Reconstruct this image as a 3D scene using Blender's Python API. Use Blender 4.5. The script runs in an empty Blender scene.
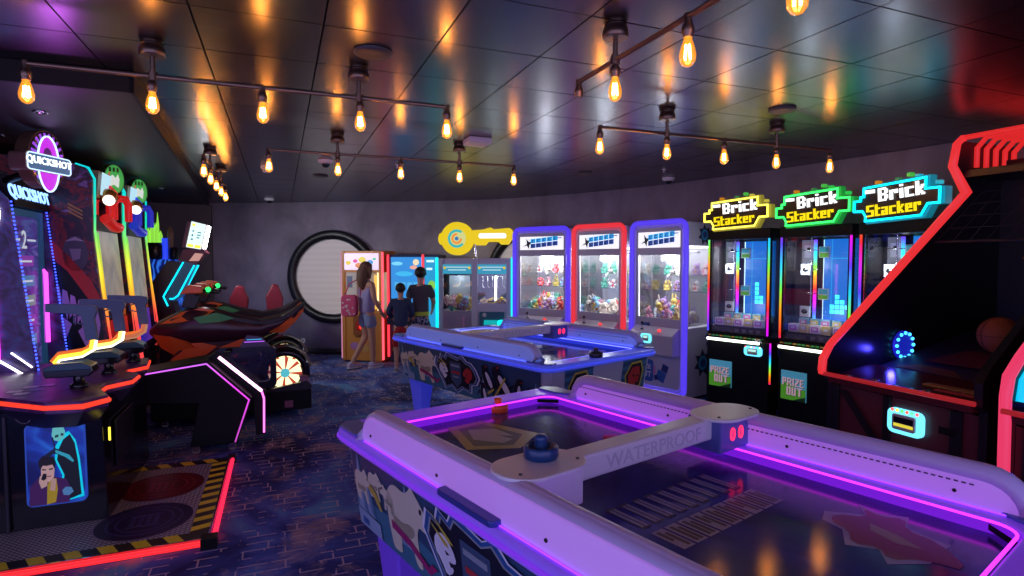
import bpy, math, random
from mathutils import Vector, Matrix
random.seed(7)
C = bpy.context.scene.collection
SC = bpy.context.scene
PI = math.pi
RA = math.radians(22.1)          # heading of the ceiling grid and the left-hand machines

# ---------------------------------------------------------------- camera, world, exposure
cam = bpy.data.objects.new('camera', bpy.data.cameras.new('camera'))
C.objects.link(cam)
cam.location = (0, 0, 1.6)
cam.rotation_euler = (math.radians(90 - 2.71), 0, 0)
cam.data.sensor_width = 36
cam.data.lens = 36 * 571 / 1024
cam.data.clip_start = 0.02
SC.camera = cam
SC.view_settings.view_transform = 'Standard'
SC.view_settings.look = 'None'
SC.view_settings.gamma = 1
SC.view_settings.exposure = 0.0
SC.view_settings.use_curve_mapping = False
w = bpy.data.worlds.new('world')
SC.world = w
w.use_nodes = True
w.node_tree.nodes['Background'].inputs[0].default_value = (0.42, 0.37, 0.80, 1)
w.node_tree.nodes['Background'].inputs[1].default_value = 2.2

def area(name, loc, target, size, power, col, size_y=None):
    l = bpy.data.lights.new(name, 'AREA'); l.energy = power; l.color = col
    l.shape = 'RECTANGLE'; l.size = size; l.size_y = size_y or size
    o = bpy.data.objects.new(name, l); C.objects.link(o); o.location = loc
    o.rotation_euler = (Vector(target) - Vector(loc)).to_track_quat('-Z', 'Y').to_euler()
    return o
def point(name, loc, power, col, r=.05, parent=None):
    l = bpy.data.lights.new(name, 'POINT'); l.energy = power; l.color = col; l.shadow_soft_size = r
    o = bpy.data.objects.new(name, l); C.objects.link(o); o.location = loc
    if parent: o.parent = parent
    return o

# ---------------------------------------------------------------- helpers
def RM(a, b, z=0.0):
    return (a * math.cos(RA) - b * math.sin(RA), a * math.sin(RA) + b * math.cos(RA), z)

MATS = {}
def M(name, col=(.5, .5, .5), rough=.5, metal=0.0, em=None, st=0.0, alpha=None, spec=None, coat=0):
    if name in MATS: return MATS[name]
    m = bpy.data.materials.new(name); m.use_nodes = True
    b = m.node_tree.nodes['Principled BSDF']
    b.inputs['Base Color'].default_value = (*col, 1)
    b.inputs['Roughness'].default_value = rough
    b.inputs['Metallic'].default_value = metal
    if spec is not None: b.inputs['Specular IOR Level'].default_value = spec
    if coat: b.inputs['Coat Weight'].default_value = coat; b.inputs['Coat Roughness'].default_value = .1
    if em is not None:
        b.inputs['Emission Color'].default_value = (*em, 1); b.inputs['Emission Strength'].default_value = st
    MATS[name] = m
    return m
def glow(name, col, st):
    return M(name, (.02, .02, .02), .4, 0, col, st)
def glass(name, tint=(1, 1, 1), refl=.06, rough=.03):
    if name in MATS: return MATS[name]
    m = bpy.data.materials.new(name); m.use_nodes = True
    nt = m.node_tree; nt.nodes.clear()
    o = nt.nodes.new('ShaderNodeOutputMaterial'); mx = nt.nodes.new('ShaderNodeMixShader')
    t = nt.nodes.new('ShaderNodeBsdfTransparent'); g = nt.nodes.new('ShaderNodeBsdfGlossy')
    t.inputs[0].default_value = (*tint, 1); g.inputs['Roughness'].default_value = rough
    lw = nt.nodes.new('ShaderNodeLayerWeight'); lw.inputs[0].default_value = .25
    mp = nt.nodes.new('ShaderNodeMapRange'); mp.inputs['To Min'].default_value = refl; mp.inputs['To Max'].default_value = .7
    nt.links.new(lw.outputs['Fresnel'], mp.inputs['Value'])
    nt.links.new(mp.outputs[0], mx.inputs[0]); nt.links.new(t.outputs[0], mx.inputs[1]); nt.links.new(g.outputs[0], mx.inputs[2])
    nt.links.new(mx.outputs[0], o.inputs[0])
    MATS[name] = m
    return m
def nodes(m):
    nt = m.node_tree
    def N(t, **k):
        n = nt.nodes.new(t)
        for a, v in k.items():
            if a.startswith('_'): setattr(n, a[1:], v)
            else: n.inputs[a.replace('__', ' ')].default_value = v
        return n
    return nt, N, nt.links.new
def ramp(N, stops, interp='LINEAR'):
    r = N('ShaderNodeValToRGB'); e = r.color_ramp.elements
    r.color_ramp.interpolation = interp
    while len(e) < len(stops): e.new(.5)
    for i, (p, c) in enumerate(stops):
        e[i].position = p; e[i].color = (*c, 1) if len(c) == 3 else c
    return r
def zgrad(name, stops, st, axis=2, scale=1.0, rough=.4):
    """LED strip whose colour runs along the strip itself (addressable LED)"""
    if name in MATS: return MATS[name]
    m = M(name, (.02, .02, .02), rough)
    nt, N, L = nodes(m); b = nt.nodes['Principled BSDF']
    tc = N('ShaderNodeTexCoord'); sp = N('ShaderNodeSeparateXYZ'); mu = N('ShaderNodeMath', _operation='MULTIPLY')
    mu.inputs[1].default_value = scale
    fr = N('ShaderNodeMath', _operation='FRACT')
    L(tc.outputs['Object'], sp.inputs[0]); L(sp.outputs[axis], mu.inputs[0]); L(mu.outputs[0], fr.inputs[0])
    r = ramp(N, stops); L(fr.outputs[0], r.inputs[0]); L(r.outputs[0], b.inputs['Emission Color'])
    b.inputs['Emission Strength'].default_value = st
    return m

class MB:
    """collects shapes into one mesh"""
    def __init__(s): s.v = []; s.f = []; s.m = []; s.s = []; s.mats = []; s.T = Matrix.Identity(4)
    def mi(s, mat):
        if mat not in s.mats: s.mats.append(mat)
        return s.mats.index(mat)
    def add(s, vs, fs, mat, smooth=False):
        o = len(s.v); i = s.mi(mat)
        s.v += [tuple(s.T @ Vector(p)) for p in vs]
        for f in fs: s.f.append([o + k for k in f]); s.m.append(i); s.s.append(smooth)
        return s
    def box(s, x0, x1, y0, y1, z0, z1, mat):
        v = [(x, y, z) for z in (z0, z1) for y in (y0, y1) for x in (x0, x1)]
        return s.add(v, [(0, 2, 3, 1), (4, 5, 7, 6), (0, 1, 5, 4), (2, 6, 7, 3), (0, 4, 6, 2), (1, 3, 7, 5)], mat)
    def hexa(s, lo, hi, mat):
        n = len(lo); v = list(lo) + list(hi)
        return s.add(v, [tuple(range(n))[::-1], tuple(range(n, 2 * n))] + [(i, (i + 1) % n, (i + 1) % n + n, i + n) for i in range(n)], mat)
    def prism(s, poly, axis, a0, a1, mat):
        """poly of 2-D points in the plane perpendicular to axis, drawn from a0 to a1"""
        def P(p, a):
            return (a, p[0], p[1]) if axis == 'x' else (p[0], a, p[1]) if axis == 'y' else (p[0], p[1], a)
        return s.hexa([P(p, a0) for p in poly], [P(p, a1) for p in poly], mat)
    def face(s, pts, mat): return s.add(pts, [tuple(range(len(pts)))], mat)
    def tube(s, path, r, mat, closed=False, n=8, smooth=True, cap=True):
        P = [Vector(p) for p in path]; K = len(P); rs = r if isinstance(r, (list, tuple)) else [r] * K
        vs = []; prev = None
        for i in range(K):
            a = P[(i - 1) % K] if (closed or i > 0) else P[i]; b = P[(i + 1) % K] if (closed or i < K - 1) else P[i]
            d1 = (P[i] - a); d2 = (b - P[i])
            d1 = d1.normalized() if d1.length > 1e-9 else d2.normalized(); d2 = d2.normalized() if d2.length > 1e-9 else d1
            t = (d1 + d2); t = t.normalized() if t.length > 1e-6 else d1
            if prev is None:
                u = t.cross(Vector((0, 0, 1)))
                if u.length < .05: u = t.cross(Vector((1, 0, 0)))
            else: u = prev - t * prev.dot(t)
            u.normalize(); prev = u; wv = t.cross(u)
            k = 1 / max(.5, t.dot(d2))
            for j in range(n):
                an = 2 * PI * j / n + PI / n
                vs.append(P[i] + (u * math.cos(an) + wv * math.sin(an)) * rs[i] * k)
        fs = []
        for i in range(K if closed else K - 1):
            for j in range(n):
                fs.append((i * n + j, i * n + (j + 1) % n, ((i + 1) % K) * n + (j + 1) % n, ((i + 1) % K) * n + j))
        s.add(vs, fs, mat, smooth)
        if not closed and cap:
            s.add(vs[:n], [tuple(range(n))[::-1]], mat); s.add(vs[-n:], [tuple(range(n))], mat)
        return s
    def lathe(s, prof, mat, c=(0, 0, 0), n=20, axis='z', smooth=True):
        vs = []
        for r, h in prof:
            for j in range(n):
                a = 2 * PI * j / n; x, y = r * math.cos(a), r * math.sin(a)
                p = (x, y, h) if axis == 'z' else (x, h, y) if axis == 'y' else (h, x, y)
                vs.append((p[0] + c[0], p[1] + c[1], p[2] + c[2]))
        fs = [(i * n + j, i * n + (j + 1) % n, (i + 1) * n + (j + 1) % n, (i + 1) * n + j) for i in range(len(prof) - 1) for j in range(n)]
        s.add(vs, fs, mat, smooth)
        s.add(vs[:n], [tuple(range(n))[::-1]], mat); s.add(vs[-n:], [tuple(range(n))], mat)
        return s
    def ball(s, c, r, mat, n=10, k=7):
        rx, ry, rz = r if isinstance(r, (tuple, list)) else (r, r, r)
        vs = [(c[0], c[1], c[2] - rz)]
        for i in range(1, k):
            th = PI * i / k
            for j in range(n):
                a = 2 * PI * j / n
                vs.append((c[0] + rx * math.sin(th) * math.cos(a), c[1] + ry * math.sin(th) * math.sin(a), c[2] - rz * math.cos(th)))
        vs.append((c[0], c[1], c[2] + rz)); e = len(vs) - 1
        fs = [(0, 1 + (j + 1) % n, 1 + j) for j in range(n)]
        fs += [(1 + i * n + j, 1 + i * n + (j + 1) % n, 1 + (i + 1) * n + (j + 1) % n, 1 + (i + 1) * n + j) for i in range(k - 2) for j in range(n)]
        fs += [(1 + (k - 2) * n + j, 1 + (k - 2) * n + (j + 1) % n, e) for j in range(n)]
        return s.add(vs, fs, mat, True)
    def text(s, txt, origin, ux, uz, size, mat, ext=.002, center=True, bold=0, squash=1.0):
        """lettering laid on the plane through origin spanned by ux (reading direction) and uz (up)"""
        vs, fs = glyphs(txt, ext / size, bold)
        ux = Vector(ux).normalized(); uz = Vector(uz).normalized(); n = ux.cross(uz)
        xs = [p[0] for p in vs]; zs = [p[1] for p in vs]
        cx = (min(xs) + max(xs)) / 2 if center else 0; cz = (min(zs) + max(zs)) / 2 if center else 0
        o = Vector(origin)
        return s.add([o + ux * (p[0] - cx) * size * squash + uz * (p[1] - cz) * size + n * p[2] * size for p in vs], fs, mat)
    def blocks(s, txt, origin, ux, uz, cw, ch, mat, th=.006):
        """square-cut lettering made of grid cells"""
        ux = Vector(ux).normalized(); uz = Vector(uz).normalized(); n = ux.cross(uz); W_ = sum(len(PIX[c][0]) + 1 for c in txt) - 1
        o = Vector(origin) - ux * (W_ * cw / 2) - uz * (7 * ch / 2); x = 0
        for c in txt:
            for r_, row in enumerate(PIX[c]):
                k = 0
                while k < len(row):
                    if row[k] == '#':
                        e = k
                        while e < len(row) and row[e] == '#': e += 1
                        a, b = (x + k) * cw, (x + e) * cw; z0, z1 = (6 - r_) * ch, (7 - r_) * ch
                        s.hexa([o + ux * p + uz * q for p, q in ((a, z0), (b, z0), (b, z1), (a, z1))], [o + ux * p + uz * q + n * th for p, q in ((a, z0), (b, z0), (b, z1), (a, z1))], mat)
                        k = e
                    else: k += 1
            x += len(PIX[c][0]) + 1
        return s
    def build(s, name, parent=None, bevel=0, loc=None, segs=2, smooth=None):
        me = bpy.data.meshes.new(name); me.from_pydata(s.v, [], s.f)
        for mt in s.mats: me.materials.append(mt)
        me.polygons.foreach_set('material_index', s.m); me.polygons.foreach_set('use_smooth', s.s)
        me.update()
        o = bpy.data.objects.new(name, me); C.objects.link(o)
        if parent: o.parent = parent
        if loc: o.location = loc
        if bevel:
            b = o.modifiers.new('bevel', 'BEVEL'); b.width = bevel; b.segments = segs; b.limit_method = 'ANGLE'; b.angle_limit = math.radians(40)
        return o
PIX = {k: v.split() for k, v in {
 'B': '#####. ##..## ##..## #####. ##..## ##..## #####.', 'r': '..... ..... ##### ##.## ##... ##... ##...', 'i': '## .. ## ## ## ## ##', 'c': '..... ..... ##### ##... ##... ##... #####',
 'k': '##... ##... ##.## ####. ###.. ####. ##.##', 'S': '###### ##.... ##.... ###### ....## ....## ######', 't': '##.. ##.. #### ##.. ##.. ##.. ####', 'a': '..... ..... ##### ...## ##### ##.## #####',
 'e': '..... ..... ##### ##.## ##### ##... #####', 'P': '##### ##.## ##.## ##### ##... ##... ##...', 'R': '#####. ##..## ##..## #####. ##.##. ##..## ##..##', 'I': '## ## ## ## ## ## ##', 'Z': '##### ...## ..### .###. ###.. ##... #####',
 'E': '##### ##... ##... ####. ##... ##... #####', 'O': '##### ##.## ##.## ##.## ##.## ##.## #####', 'U': '##.## ##.## ##.## ##.## ##.## ##.## #####', 'T': '###### ..##.. ..##.. ..##.. ..##.. ..##.. ..##..'}.items()}
_G = {}
def glyphs(txt, ext, bold=0):
    k = (txt, round(ext, 4), bold)
    if k in _G: return _G[k]
    cu = bpy.data.curves.new('lettering', 'FONT'); cu.body = txt; cu.size = 1; cu.extrude = ext; cu.resolution_u = 3; cu.offset = bold
    o = bpy.data.objects.new('lettering', cu); C.objects.link(o)
    dg = bpy.context.evaluated_depsgraph_get(); me = bpy.data.meshes.new_from_object(o.evaluated_get(dg))
    r = ([tuple(v.co) for v in me.vertices], [tuple(p.vertices) for p in me.polygons])
    bpy.data.objects.remove(o); bpy.data.curves.remove(cu); bpy.data.meshes.remove(me)
    _G[k] = r
    return r
def rrect(x0, x1, z0, z1, r, n=5):
    """rounded rectangle, counter-clockwise"""
    out = []
    for cx, cz, a0 in ((x1 - r, z0 + r, -PI / 2), (x1 - r, z1 - r, 0), (x0 + r, z1 - r, PI / 2), (x0 + r, z0 + r, PI)):
        for i in range(n + 1):
            a = a0 + PI / 2 * i / n; out.append((cx + r * math.cos(a), cz + r * math.sin(a)))
    return out
def ring(mb, outer, inner, axis, a0, a1, mat):
    """closed band between two outlines of equal count, extruded along axis"""
    def P(p, a):
        return (a, p[0], p[1]) if axis == 'x' else (p[0], a, p[1]) if axis == 'y' else (p[0], p[1], a)
    n = len(outer); v = [P(p, a0) for p in outer] + [P(p, a0) for p in inner] + [P(p, a1) for p in outer] + [P(p, a1) for p in inner]
    f = []
    for i in range(n):
        j = (i + 1) % n
        f += [(i, j, n + j, n + i), (2 * n + i, 3 * n + i, 3 * n + j, 2 * n + j), (i, 2 * n + i, 2 * n + j, j), (n + i, n + j, 3 * n + j, 3 * n + i)]
    return mb.add(v, f, mat)
def ell(cx, cz, rx, rz, n=24, a0=0, a1=2 * PI):
    return [(cx + rx * math.cos(a0 + (a1 - a0) * i / n), cz + rz * math.sin(a0 + (a1 - a0) * i / n)) for i in range(n)]
def smooth_poly(P, it=2):
    for _ in range(it):
        Q = []
        for i in range(len(P)):
            a, b = P[i], P[(i + 1) % len(P)]; Q += [(a[0] * .75 + b[0] * .25, a[1] * .75 + b[1] * .25), (a[0] * .25 + b[0] * .75, a[1] * .25 + b[1] * .75)]
        P = Q
    return P
def thing(name, label, cat, loc=(0, 0, 0), rz=0, group=None):
    o = bpy.data.objects.new(name, None); C.objects.link(o); o.empty_display_size = .1
    o.location = loc; o.rotation_euler = (0, 0, rz); o['label'] = label; o['category'] = cat
    if group: o['group'] = group
    return o
def tag(o, label, cat, group=None):
    o['label'] = label; o['category'] = cat
    if group: o['group'] = group
    return o
def struct(o): o['kind'] = 'structure'; return o

# common materials
BLACK = M('black_laminate', (.005, .005, .006), .45, spec=.2)
BLACKG = M('black_gloss', (.008, .008, .012), .12)
DKMET = M('dark_metal', (.05, .05, .055), .35, .8)
CHROME = M('chrome', (.6, .6, .6), .15, 1)
BRONZE = M('aged_bronze', (.22, .15, .10), .35, .9)
WHITEP = M('white_plastic', (.7, .7, .72), .4)
RUBBER = M('rubber', (.01, .01, .01), .7)
GLASS = glass('clear_glass')
# ---------------------------------------------------------------- setting
H = 2.6
def carpet():
    m = M('patterned_carpet', rough=.9, spec=.2); nt, N, L = nodes(m); b = nt.nodes['Principled BSDF']
    tc = N('ShaderNodeTexCoord'); mp = N('ShaderNodeMapping'); mp.inputs['Rotation'].default_value = (0, 0, -RA)
    L(tc.outputs['Object'], mp.inputs[0])
    n1 = N('ShaderNodeTexNoise', Scale=1.1, Detail=5.0, Roughness=.6, Distortion=1.2); L(mp.outputs[0], n1.inputs[0])
    r1 = ramp(N, [(.30, (.02, .02, .07)), (.42, (.04, .06, .24)), (.54, (.09, .15, .50)), (.66, (.12, .34, .60))]); L(n1.outputs[0], r1.inputs[0])
    n2 = N('ShaderNodeTexNoise', Scale=2.3, Detail=6.0, Roughness=.65, Distortion=.6); L(mp.outputs[0], n2.inputs[0])
    r2 = ramp(N, [(.53, (0, 0, 0)), (.66, (1, 1, 1))]); L(n2.outputs[0], r2.inputs[0])
    mx = N('ShaderNodeMixRGB'); mx.inputs[2].default_value = (.55, .40, .34, 1)
    ms = N('ShaderNodeMath', _operation='MULTIPLY'); ms.inputs[1].default_value = .7
    L(r2.outputs[0], ms.inputs[0]); L(ms.outputs[0], mx.inputs[0]); L(r1.outputs[0], mx.inputs[1])
    # thin outlined blocks, two brick layouts broken up by noise
    def lines(w, h, off, mort):
        bt = N('ShaderNodeTexBrick', _offset=off, _offset_frequency=2, _squash=.45, _squash_frequency=3)
        bt.inputs['Scale'].default_value = 1; bt.inputs['Mortar Size'].default_value = mort; bt.inputs['Mortar Smooth'].default_value = .3
        bt.inputs['Brick Width'].default_value = w; bt.inputs['Row Height'].default_value = h
        L(mp.outputs[0], bt.inputs[0]); return bt.outputs['Fac']
    l1 = lines(.24, .085, .37, .0052)
    n3 = N('ShaderNodeTexNoise', Scale=5.5, Detail=3.0); mp3 = N('ShaderNodeMapping'); mp3.inputs['Scale'].default_value = (1.6, .7, 1)
    L(mp.outputs[0], mp3.inputs[0]); L(mp3.outputs[0], n3.inputs[0])
    g = N('ShaderNodeMath', _operation='GREATER_THAN'); g.inputs[1].default_value = .50; L(n3.outputs[0], g.inputs[0])
    a = N('ShaderNodeMath', _operation='MULTIPLY'); L(l1, a.inputs[0]); L(g.outputs[0], a.inputs[1])
    mx2 = N('ShaderNodeMixRGB'); mx2.inputs[2].default_value = (.62, .50, .55, 1)
    a2 = N('ShaderNodeMath', _operation='MULTIPLY'); a2.inputs[1].default_value = .8; L(a.outputs[0], a2.inputs[0])
    L(a2.outputs[0], mx2.inputs[0]); L(mx.outputs[0], mx2.inputs[1])
    L(mx2.outputs[0], b.inputs['Base Color'])
    n4 = N('ShaderNodeTexNoise', Scale=180.0); L(mp.outputs[0], n4.inputs[0])
    bp = N('ShaderNodeBump', Strength=.4, Distance=.004); L(n4.outputs[0], bp.inputs['Height']); L(bp.outputs[0], b.inputs['Normal'])
    return m
def concrete(name, base, amt=.35):
    m = M(name, rough=.75, spec=.3); nt, N, L = nodes(m); b = nt.nodes['Principled BSDF']
    tc = N('ShaderNodeTexCoord'); mp = N('ShaderNodeMapping'); mp.inputs['Scale'].default_value = (1, 1, .6); L(tc.outputs['Object'], mp.inputs[0])
    n1 = N('ShaderNodeTexNoise', Scale=1.3, Detail=8.0, Roughness=.65, Distortion=.5); L(mp.outputs[0], n1.inputs[0])
    lo = tuple(c * (1 - amt) for c in base); hi = tuple(min(1, c * (1 + amt)) for c in base)
    r = ramp(N, [(.3, lo), (.7, hi)]); L(n1.outputs[0], r.inputs[0]); L(r.outputs[0], b.inputs['Base Color'])
    bp = N('ShaderNodeBump', Strength=.15, Distance=.01); L(n1.outputs[0], bp.inputs['Height']); L(bp.outputs[0], b.inputs['Normal'])
    return m
mb = MB(); mb.add([RM(-5, -2.2), RM(7.5, -2.2), RM(7.5, 13), RM(-5, 13)], [(0, 1, 2, 3)], carpet())
struct(mb.build('floor'))

# wall line (plan), from the far left round to the right of the camera
WALLPTS = [(-7.2, 10.1), (-5.3, 9.92), (-4.1, 9.86), (-3.05, 9.72), (-1.9, 9.66), (-1.0, 9.52), (-.2, 9.26), (.45, 8.86), (1.1, 8.4), (1.95, 7.58), (2.66, 6.62), (3.30, 5.62), (3.75, 4.8), (4.15, 3.8), (4.5, 2.4), (4.7, .8), (4.7, -1.5)]
def catmull(P, k=6):
    out = []
    for i in range(len(P) - 1):
        p0 = P[max(0, i - 1)]; p1 = P[i]; p2 = P[i + 1]; p3 = P[min(len(P) - 1, i + 2)]
        for j in range(k):
            t = j / k
            out.append(tuple(.5 * (2 * p1[d] + (p2[d] - p0[d]) * t + (2 * p0[d] - 5 * p1[d] + 4 * p2[d] - p3[d]) * t * t + (3 * p1[d] - p0[d] - 3 * p2[d] + p3[d]) * t ** 3) for d in range(2)))
    out.append(P[-1]); return out
WP = catmull(WALLPTS)
def wallstrip(pts, z0, z1, th, mat, off=0):
    """a curved wall with thickness, its room face on the side of the camera"""
    mb = MB(); v = []; n = len(pts)
    for i, p in enumerate(pts):
        a = Vector(pts[max(0, i - 1)]); b = Vector(pts[min(n - 1, i + 1)]); t = (b - a).normalized(); nn = Vector((-t.y, t.x))  # away from the room
        q0 = Vector(p) - nn * off; q1 = Vector(p) + nn * th
        v += [(q0.x, q0.y, z0), (q0.x, q0.y, z1), (q1.x, q1.y, z1), (q1.x, q1.y, z0)]
    f = []
    for i in range(n - 1):
        for j in range(4): f.append((4 * i + j, 4 * i + (j + 1) % 4, 4 * i + 4 + (j + 1) % 4, 4 * i + 4 + j))
    f += [(0, 3, 2, 1), (4 * n - 4, 4 * n - 3, 4 * n - 2, 4 * n - 1)]
    return mb.add(v, f, mat, True)
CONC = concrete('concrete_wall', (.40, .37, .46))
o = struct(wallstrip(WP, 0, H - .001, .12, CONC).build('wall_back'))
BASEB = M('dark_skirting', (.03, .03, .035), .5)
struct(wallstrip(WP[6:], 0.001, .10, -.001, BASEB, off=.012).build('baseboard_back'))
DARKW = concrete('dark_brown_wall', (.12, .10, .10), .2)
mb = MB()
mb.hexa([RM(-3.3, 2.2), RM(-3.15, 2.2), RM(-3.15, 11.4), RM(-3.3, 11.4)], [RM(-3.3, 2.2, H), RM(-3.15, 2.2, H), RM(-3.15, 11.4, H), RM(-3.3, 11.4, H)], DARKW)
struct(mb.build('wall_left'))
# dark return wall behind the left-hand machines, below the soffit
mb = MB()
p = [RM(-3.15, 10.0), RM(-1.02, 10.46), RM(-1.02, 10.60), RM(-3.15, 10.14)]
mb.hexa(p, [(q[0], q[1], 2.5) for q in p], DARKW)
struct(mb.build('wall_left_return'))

# glossy ceiling tiles, each laid a hair off level
def ceil_mat():
    m = M('glossy_ceiling_tile', (.145, .145, .165), .26, 1.0); return m; nt, N, L = nodes(m); b = nt.nodes['Principled BSDF']
    tc = N('ShaderNodeTexCoord'); n1 = N('ShaderNodeTexNoise', Scale=3.0, Detail=3.0); L(tc.outputs['Object'], n1.inputs[0])
    r = ramp(N, [(.35, (.2, .2, .2)), (.65, (.28, .28, .28))]); L(n1.outputs[0], r.inputs[0]); L(r.outputs[0], b.inputs['Roughness'])
    return m
CM = ceil_mat(); mb = MB(); T = .505; g = .0035
for i in range(-7, 15):
    for j in range(-4, 23):
        a0 = .19 + i * T; b0 = .07 + j * T
        if b0 > 11.8 or a0 > 6.2: continue
        s1, s2 = random.uniform(-.0005, .0005), random.uniform(-.0005, .0005)
        pts = [RM(a0 + g, b0 + g, H + .002 + s1 + s2), RM(a0 + g, b0 + T - g, H + .002 + s1 - s2), RM(a0 + T - g, b0 + T - g, H + .002 - s1 - s2), RM(a0 + T - g, b0 + g, H + .002 - s1 + s2)]
        mb.add(pts, [(0, 1, 2, 3)], CM)
BLK = M('ceiling_void', (.004, .004, .004), .9)
mb.hexa([RM(-3.6, -2.2, H + .012), RM(6.9, -2.2, H + .012), RM(6.9, 12, H + .012), RM(-3.6, 12, H + .012)], [RM(-3.6, -2.2, H + .06), RM(6.9, -2.2, H + .06), RM(6.9, 12, H + .06), RM(-3.6, 12, H + .06)], BLK)
struct(mb.build('ceiling'))
# the lower dark soffit over the left-hand machines
SOFF = M('soffit_panel', (.02, .018, .018), .45)
mb = MB(); P0 = [(-3.2, 3.62), (-.72, 3.62), (-1.06, 10.4), (-3.2, 10.4)]
mb.hexa([RM(a, b, 2.5) for a, b in P0], [RM(a, b, H - .001) for a, b in P0], SOFF)
struct(mb.build('ceiling_soffit'))
mb = MB()
mb.hexa([RM(-3.2, 3.60, 2.49), RM(-.70, 3.60, 2.49), RM(-.70, 3.62, 2.49), RM(-3.2, 3.62, 2.49)], [RM(-3.2, 3.60, 2.6), RM(-.70, 3.60, 2.6), RM(-.70, 3.62, 2.6), RM(-3.2, 3.62, 2.6)], BLACK)
mb.hexa([RM(-.72, 3.60, 2.49), RM(-.70, 3.60, 2.49), RM(-1.04, 10.4, 2.49), RM(-1.06, 10.4, 2.49)], [RM(-.72, 3.60, 2.6), RM(-.70, 3.60, 2.6), RM(-1.04, 10.4, 2.6), RM(-1.06, 10.4, 2.6)], BLACK)
struct(mb.build('trim_1'))

# round windows with drawn blinds
def porthole(name, x, y, z, ang, R):
    t = bpy.data.objects.new(name, None); C.objects.link(t); t.location = (x, y, z); t.rotation_euler = (0, 0, ang); t['kind'] = 'structure'
    mb = MB(); mb.lathe([(R - .16, -.035), (R - .15, -.075), (R - .02, -.085), (R, -.06), (R, -.005), (R - .16, -.005)], M('porthole_black', (.012, .012, .016), .35), n=48, axis='y')
    # ring: drop the caps by building it as a closed profile
    mb = MB(); prof = [(R - .15, -.01), (R - .15, -.07), (R - .03, -.085), (R, -.06), (R, .01)]
    n = 56; vs = []
    for r_, h in prof:
        for j in range(n): a = 2 * PI * j / n; vs.append((r_ * math.cos(a), h, r_ * math.sin(a)))
    mb.add(vs, [(i * n + j, i * n + (j + 1) % n, (i + 1) * n + (j + 1) % n, (i + 1) * n + j) for i in range(4) for j in range(n)], M('porthole_black', (.012, .012, .016), .35), True)
    mb.build('window_frame', t)
    mb = MB(); m = M('drawn_blind', (.62, .58, .56), .6, em=(.9, .82, .85), st=.16)
    if 'blind_done' not in MATS:
        nt, N, L = nodes(m); b = nt.nodes['Principled BSDF']; MATS['blind_done'] = m
        tc = N('ShaderNodeTexCoord'); wv = N('ShaderNodeTexWave', Scale=3.2, Distortion=.6); wv.bands_direction = 'Z'
        L(tc.outputs['Object'], wv.inputs[0]); r = ramp(N, [(0, (.58, .54, .53)), (1, (.64, .60, .58))]); L(wv.outputs[0], r.inputs[0]); L(r.outputs[0], b.inputs['Base Color'])
    pts = [(p[0], -.012, p[1]) for p in ell(0, 0, R - .14, R - .14, 48)]
    mb.face(pts, m); mb.build('blind', t)
    # thin chrome rim inside the black surround
    mb = MB(); mb.tube([((R - .155) * math.cos(2 * PI * i / 40), -.045, (R - .155) * math.sin(2 * PI * i / 40)) for i in range(40)], .008, M('rim_grey', (.3, .3, .33), .3, .8), closed=True, n=6)
    mb.build('window_rim', t)
porthole('window_1', -3.03, 9.70, 1.33, math.radians(-4), .79)
porthole('window_2', .28, 8.93, 1.33, math.radians(-33), .79)

# sockets low on the back wall
for k, (x, y) in enumerate([(-3.98, 9.85), (-3.88, 9.845), (-3.72, 9.825), (-3.6, 9.815)]):
    mb = MB(); mb.box(-.035, .035, -.012, .0, -.035, .035, WHITEP); mb.box(-.012, .012, -.016, -.012, -.012, .012, BLACK)
    o = mb.build('wall_socket', bevel=.004, loc=(x, y - .015, .23)); o.rotation_euler = (0, 0, math.radians(-5))
    tag(o, 'small square white socket low on the concrete wall beside the round window', 'socket', 'wall sockets by the round window')

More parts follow.
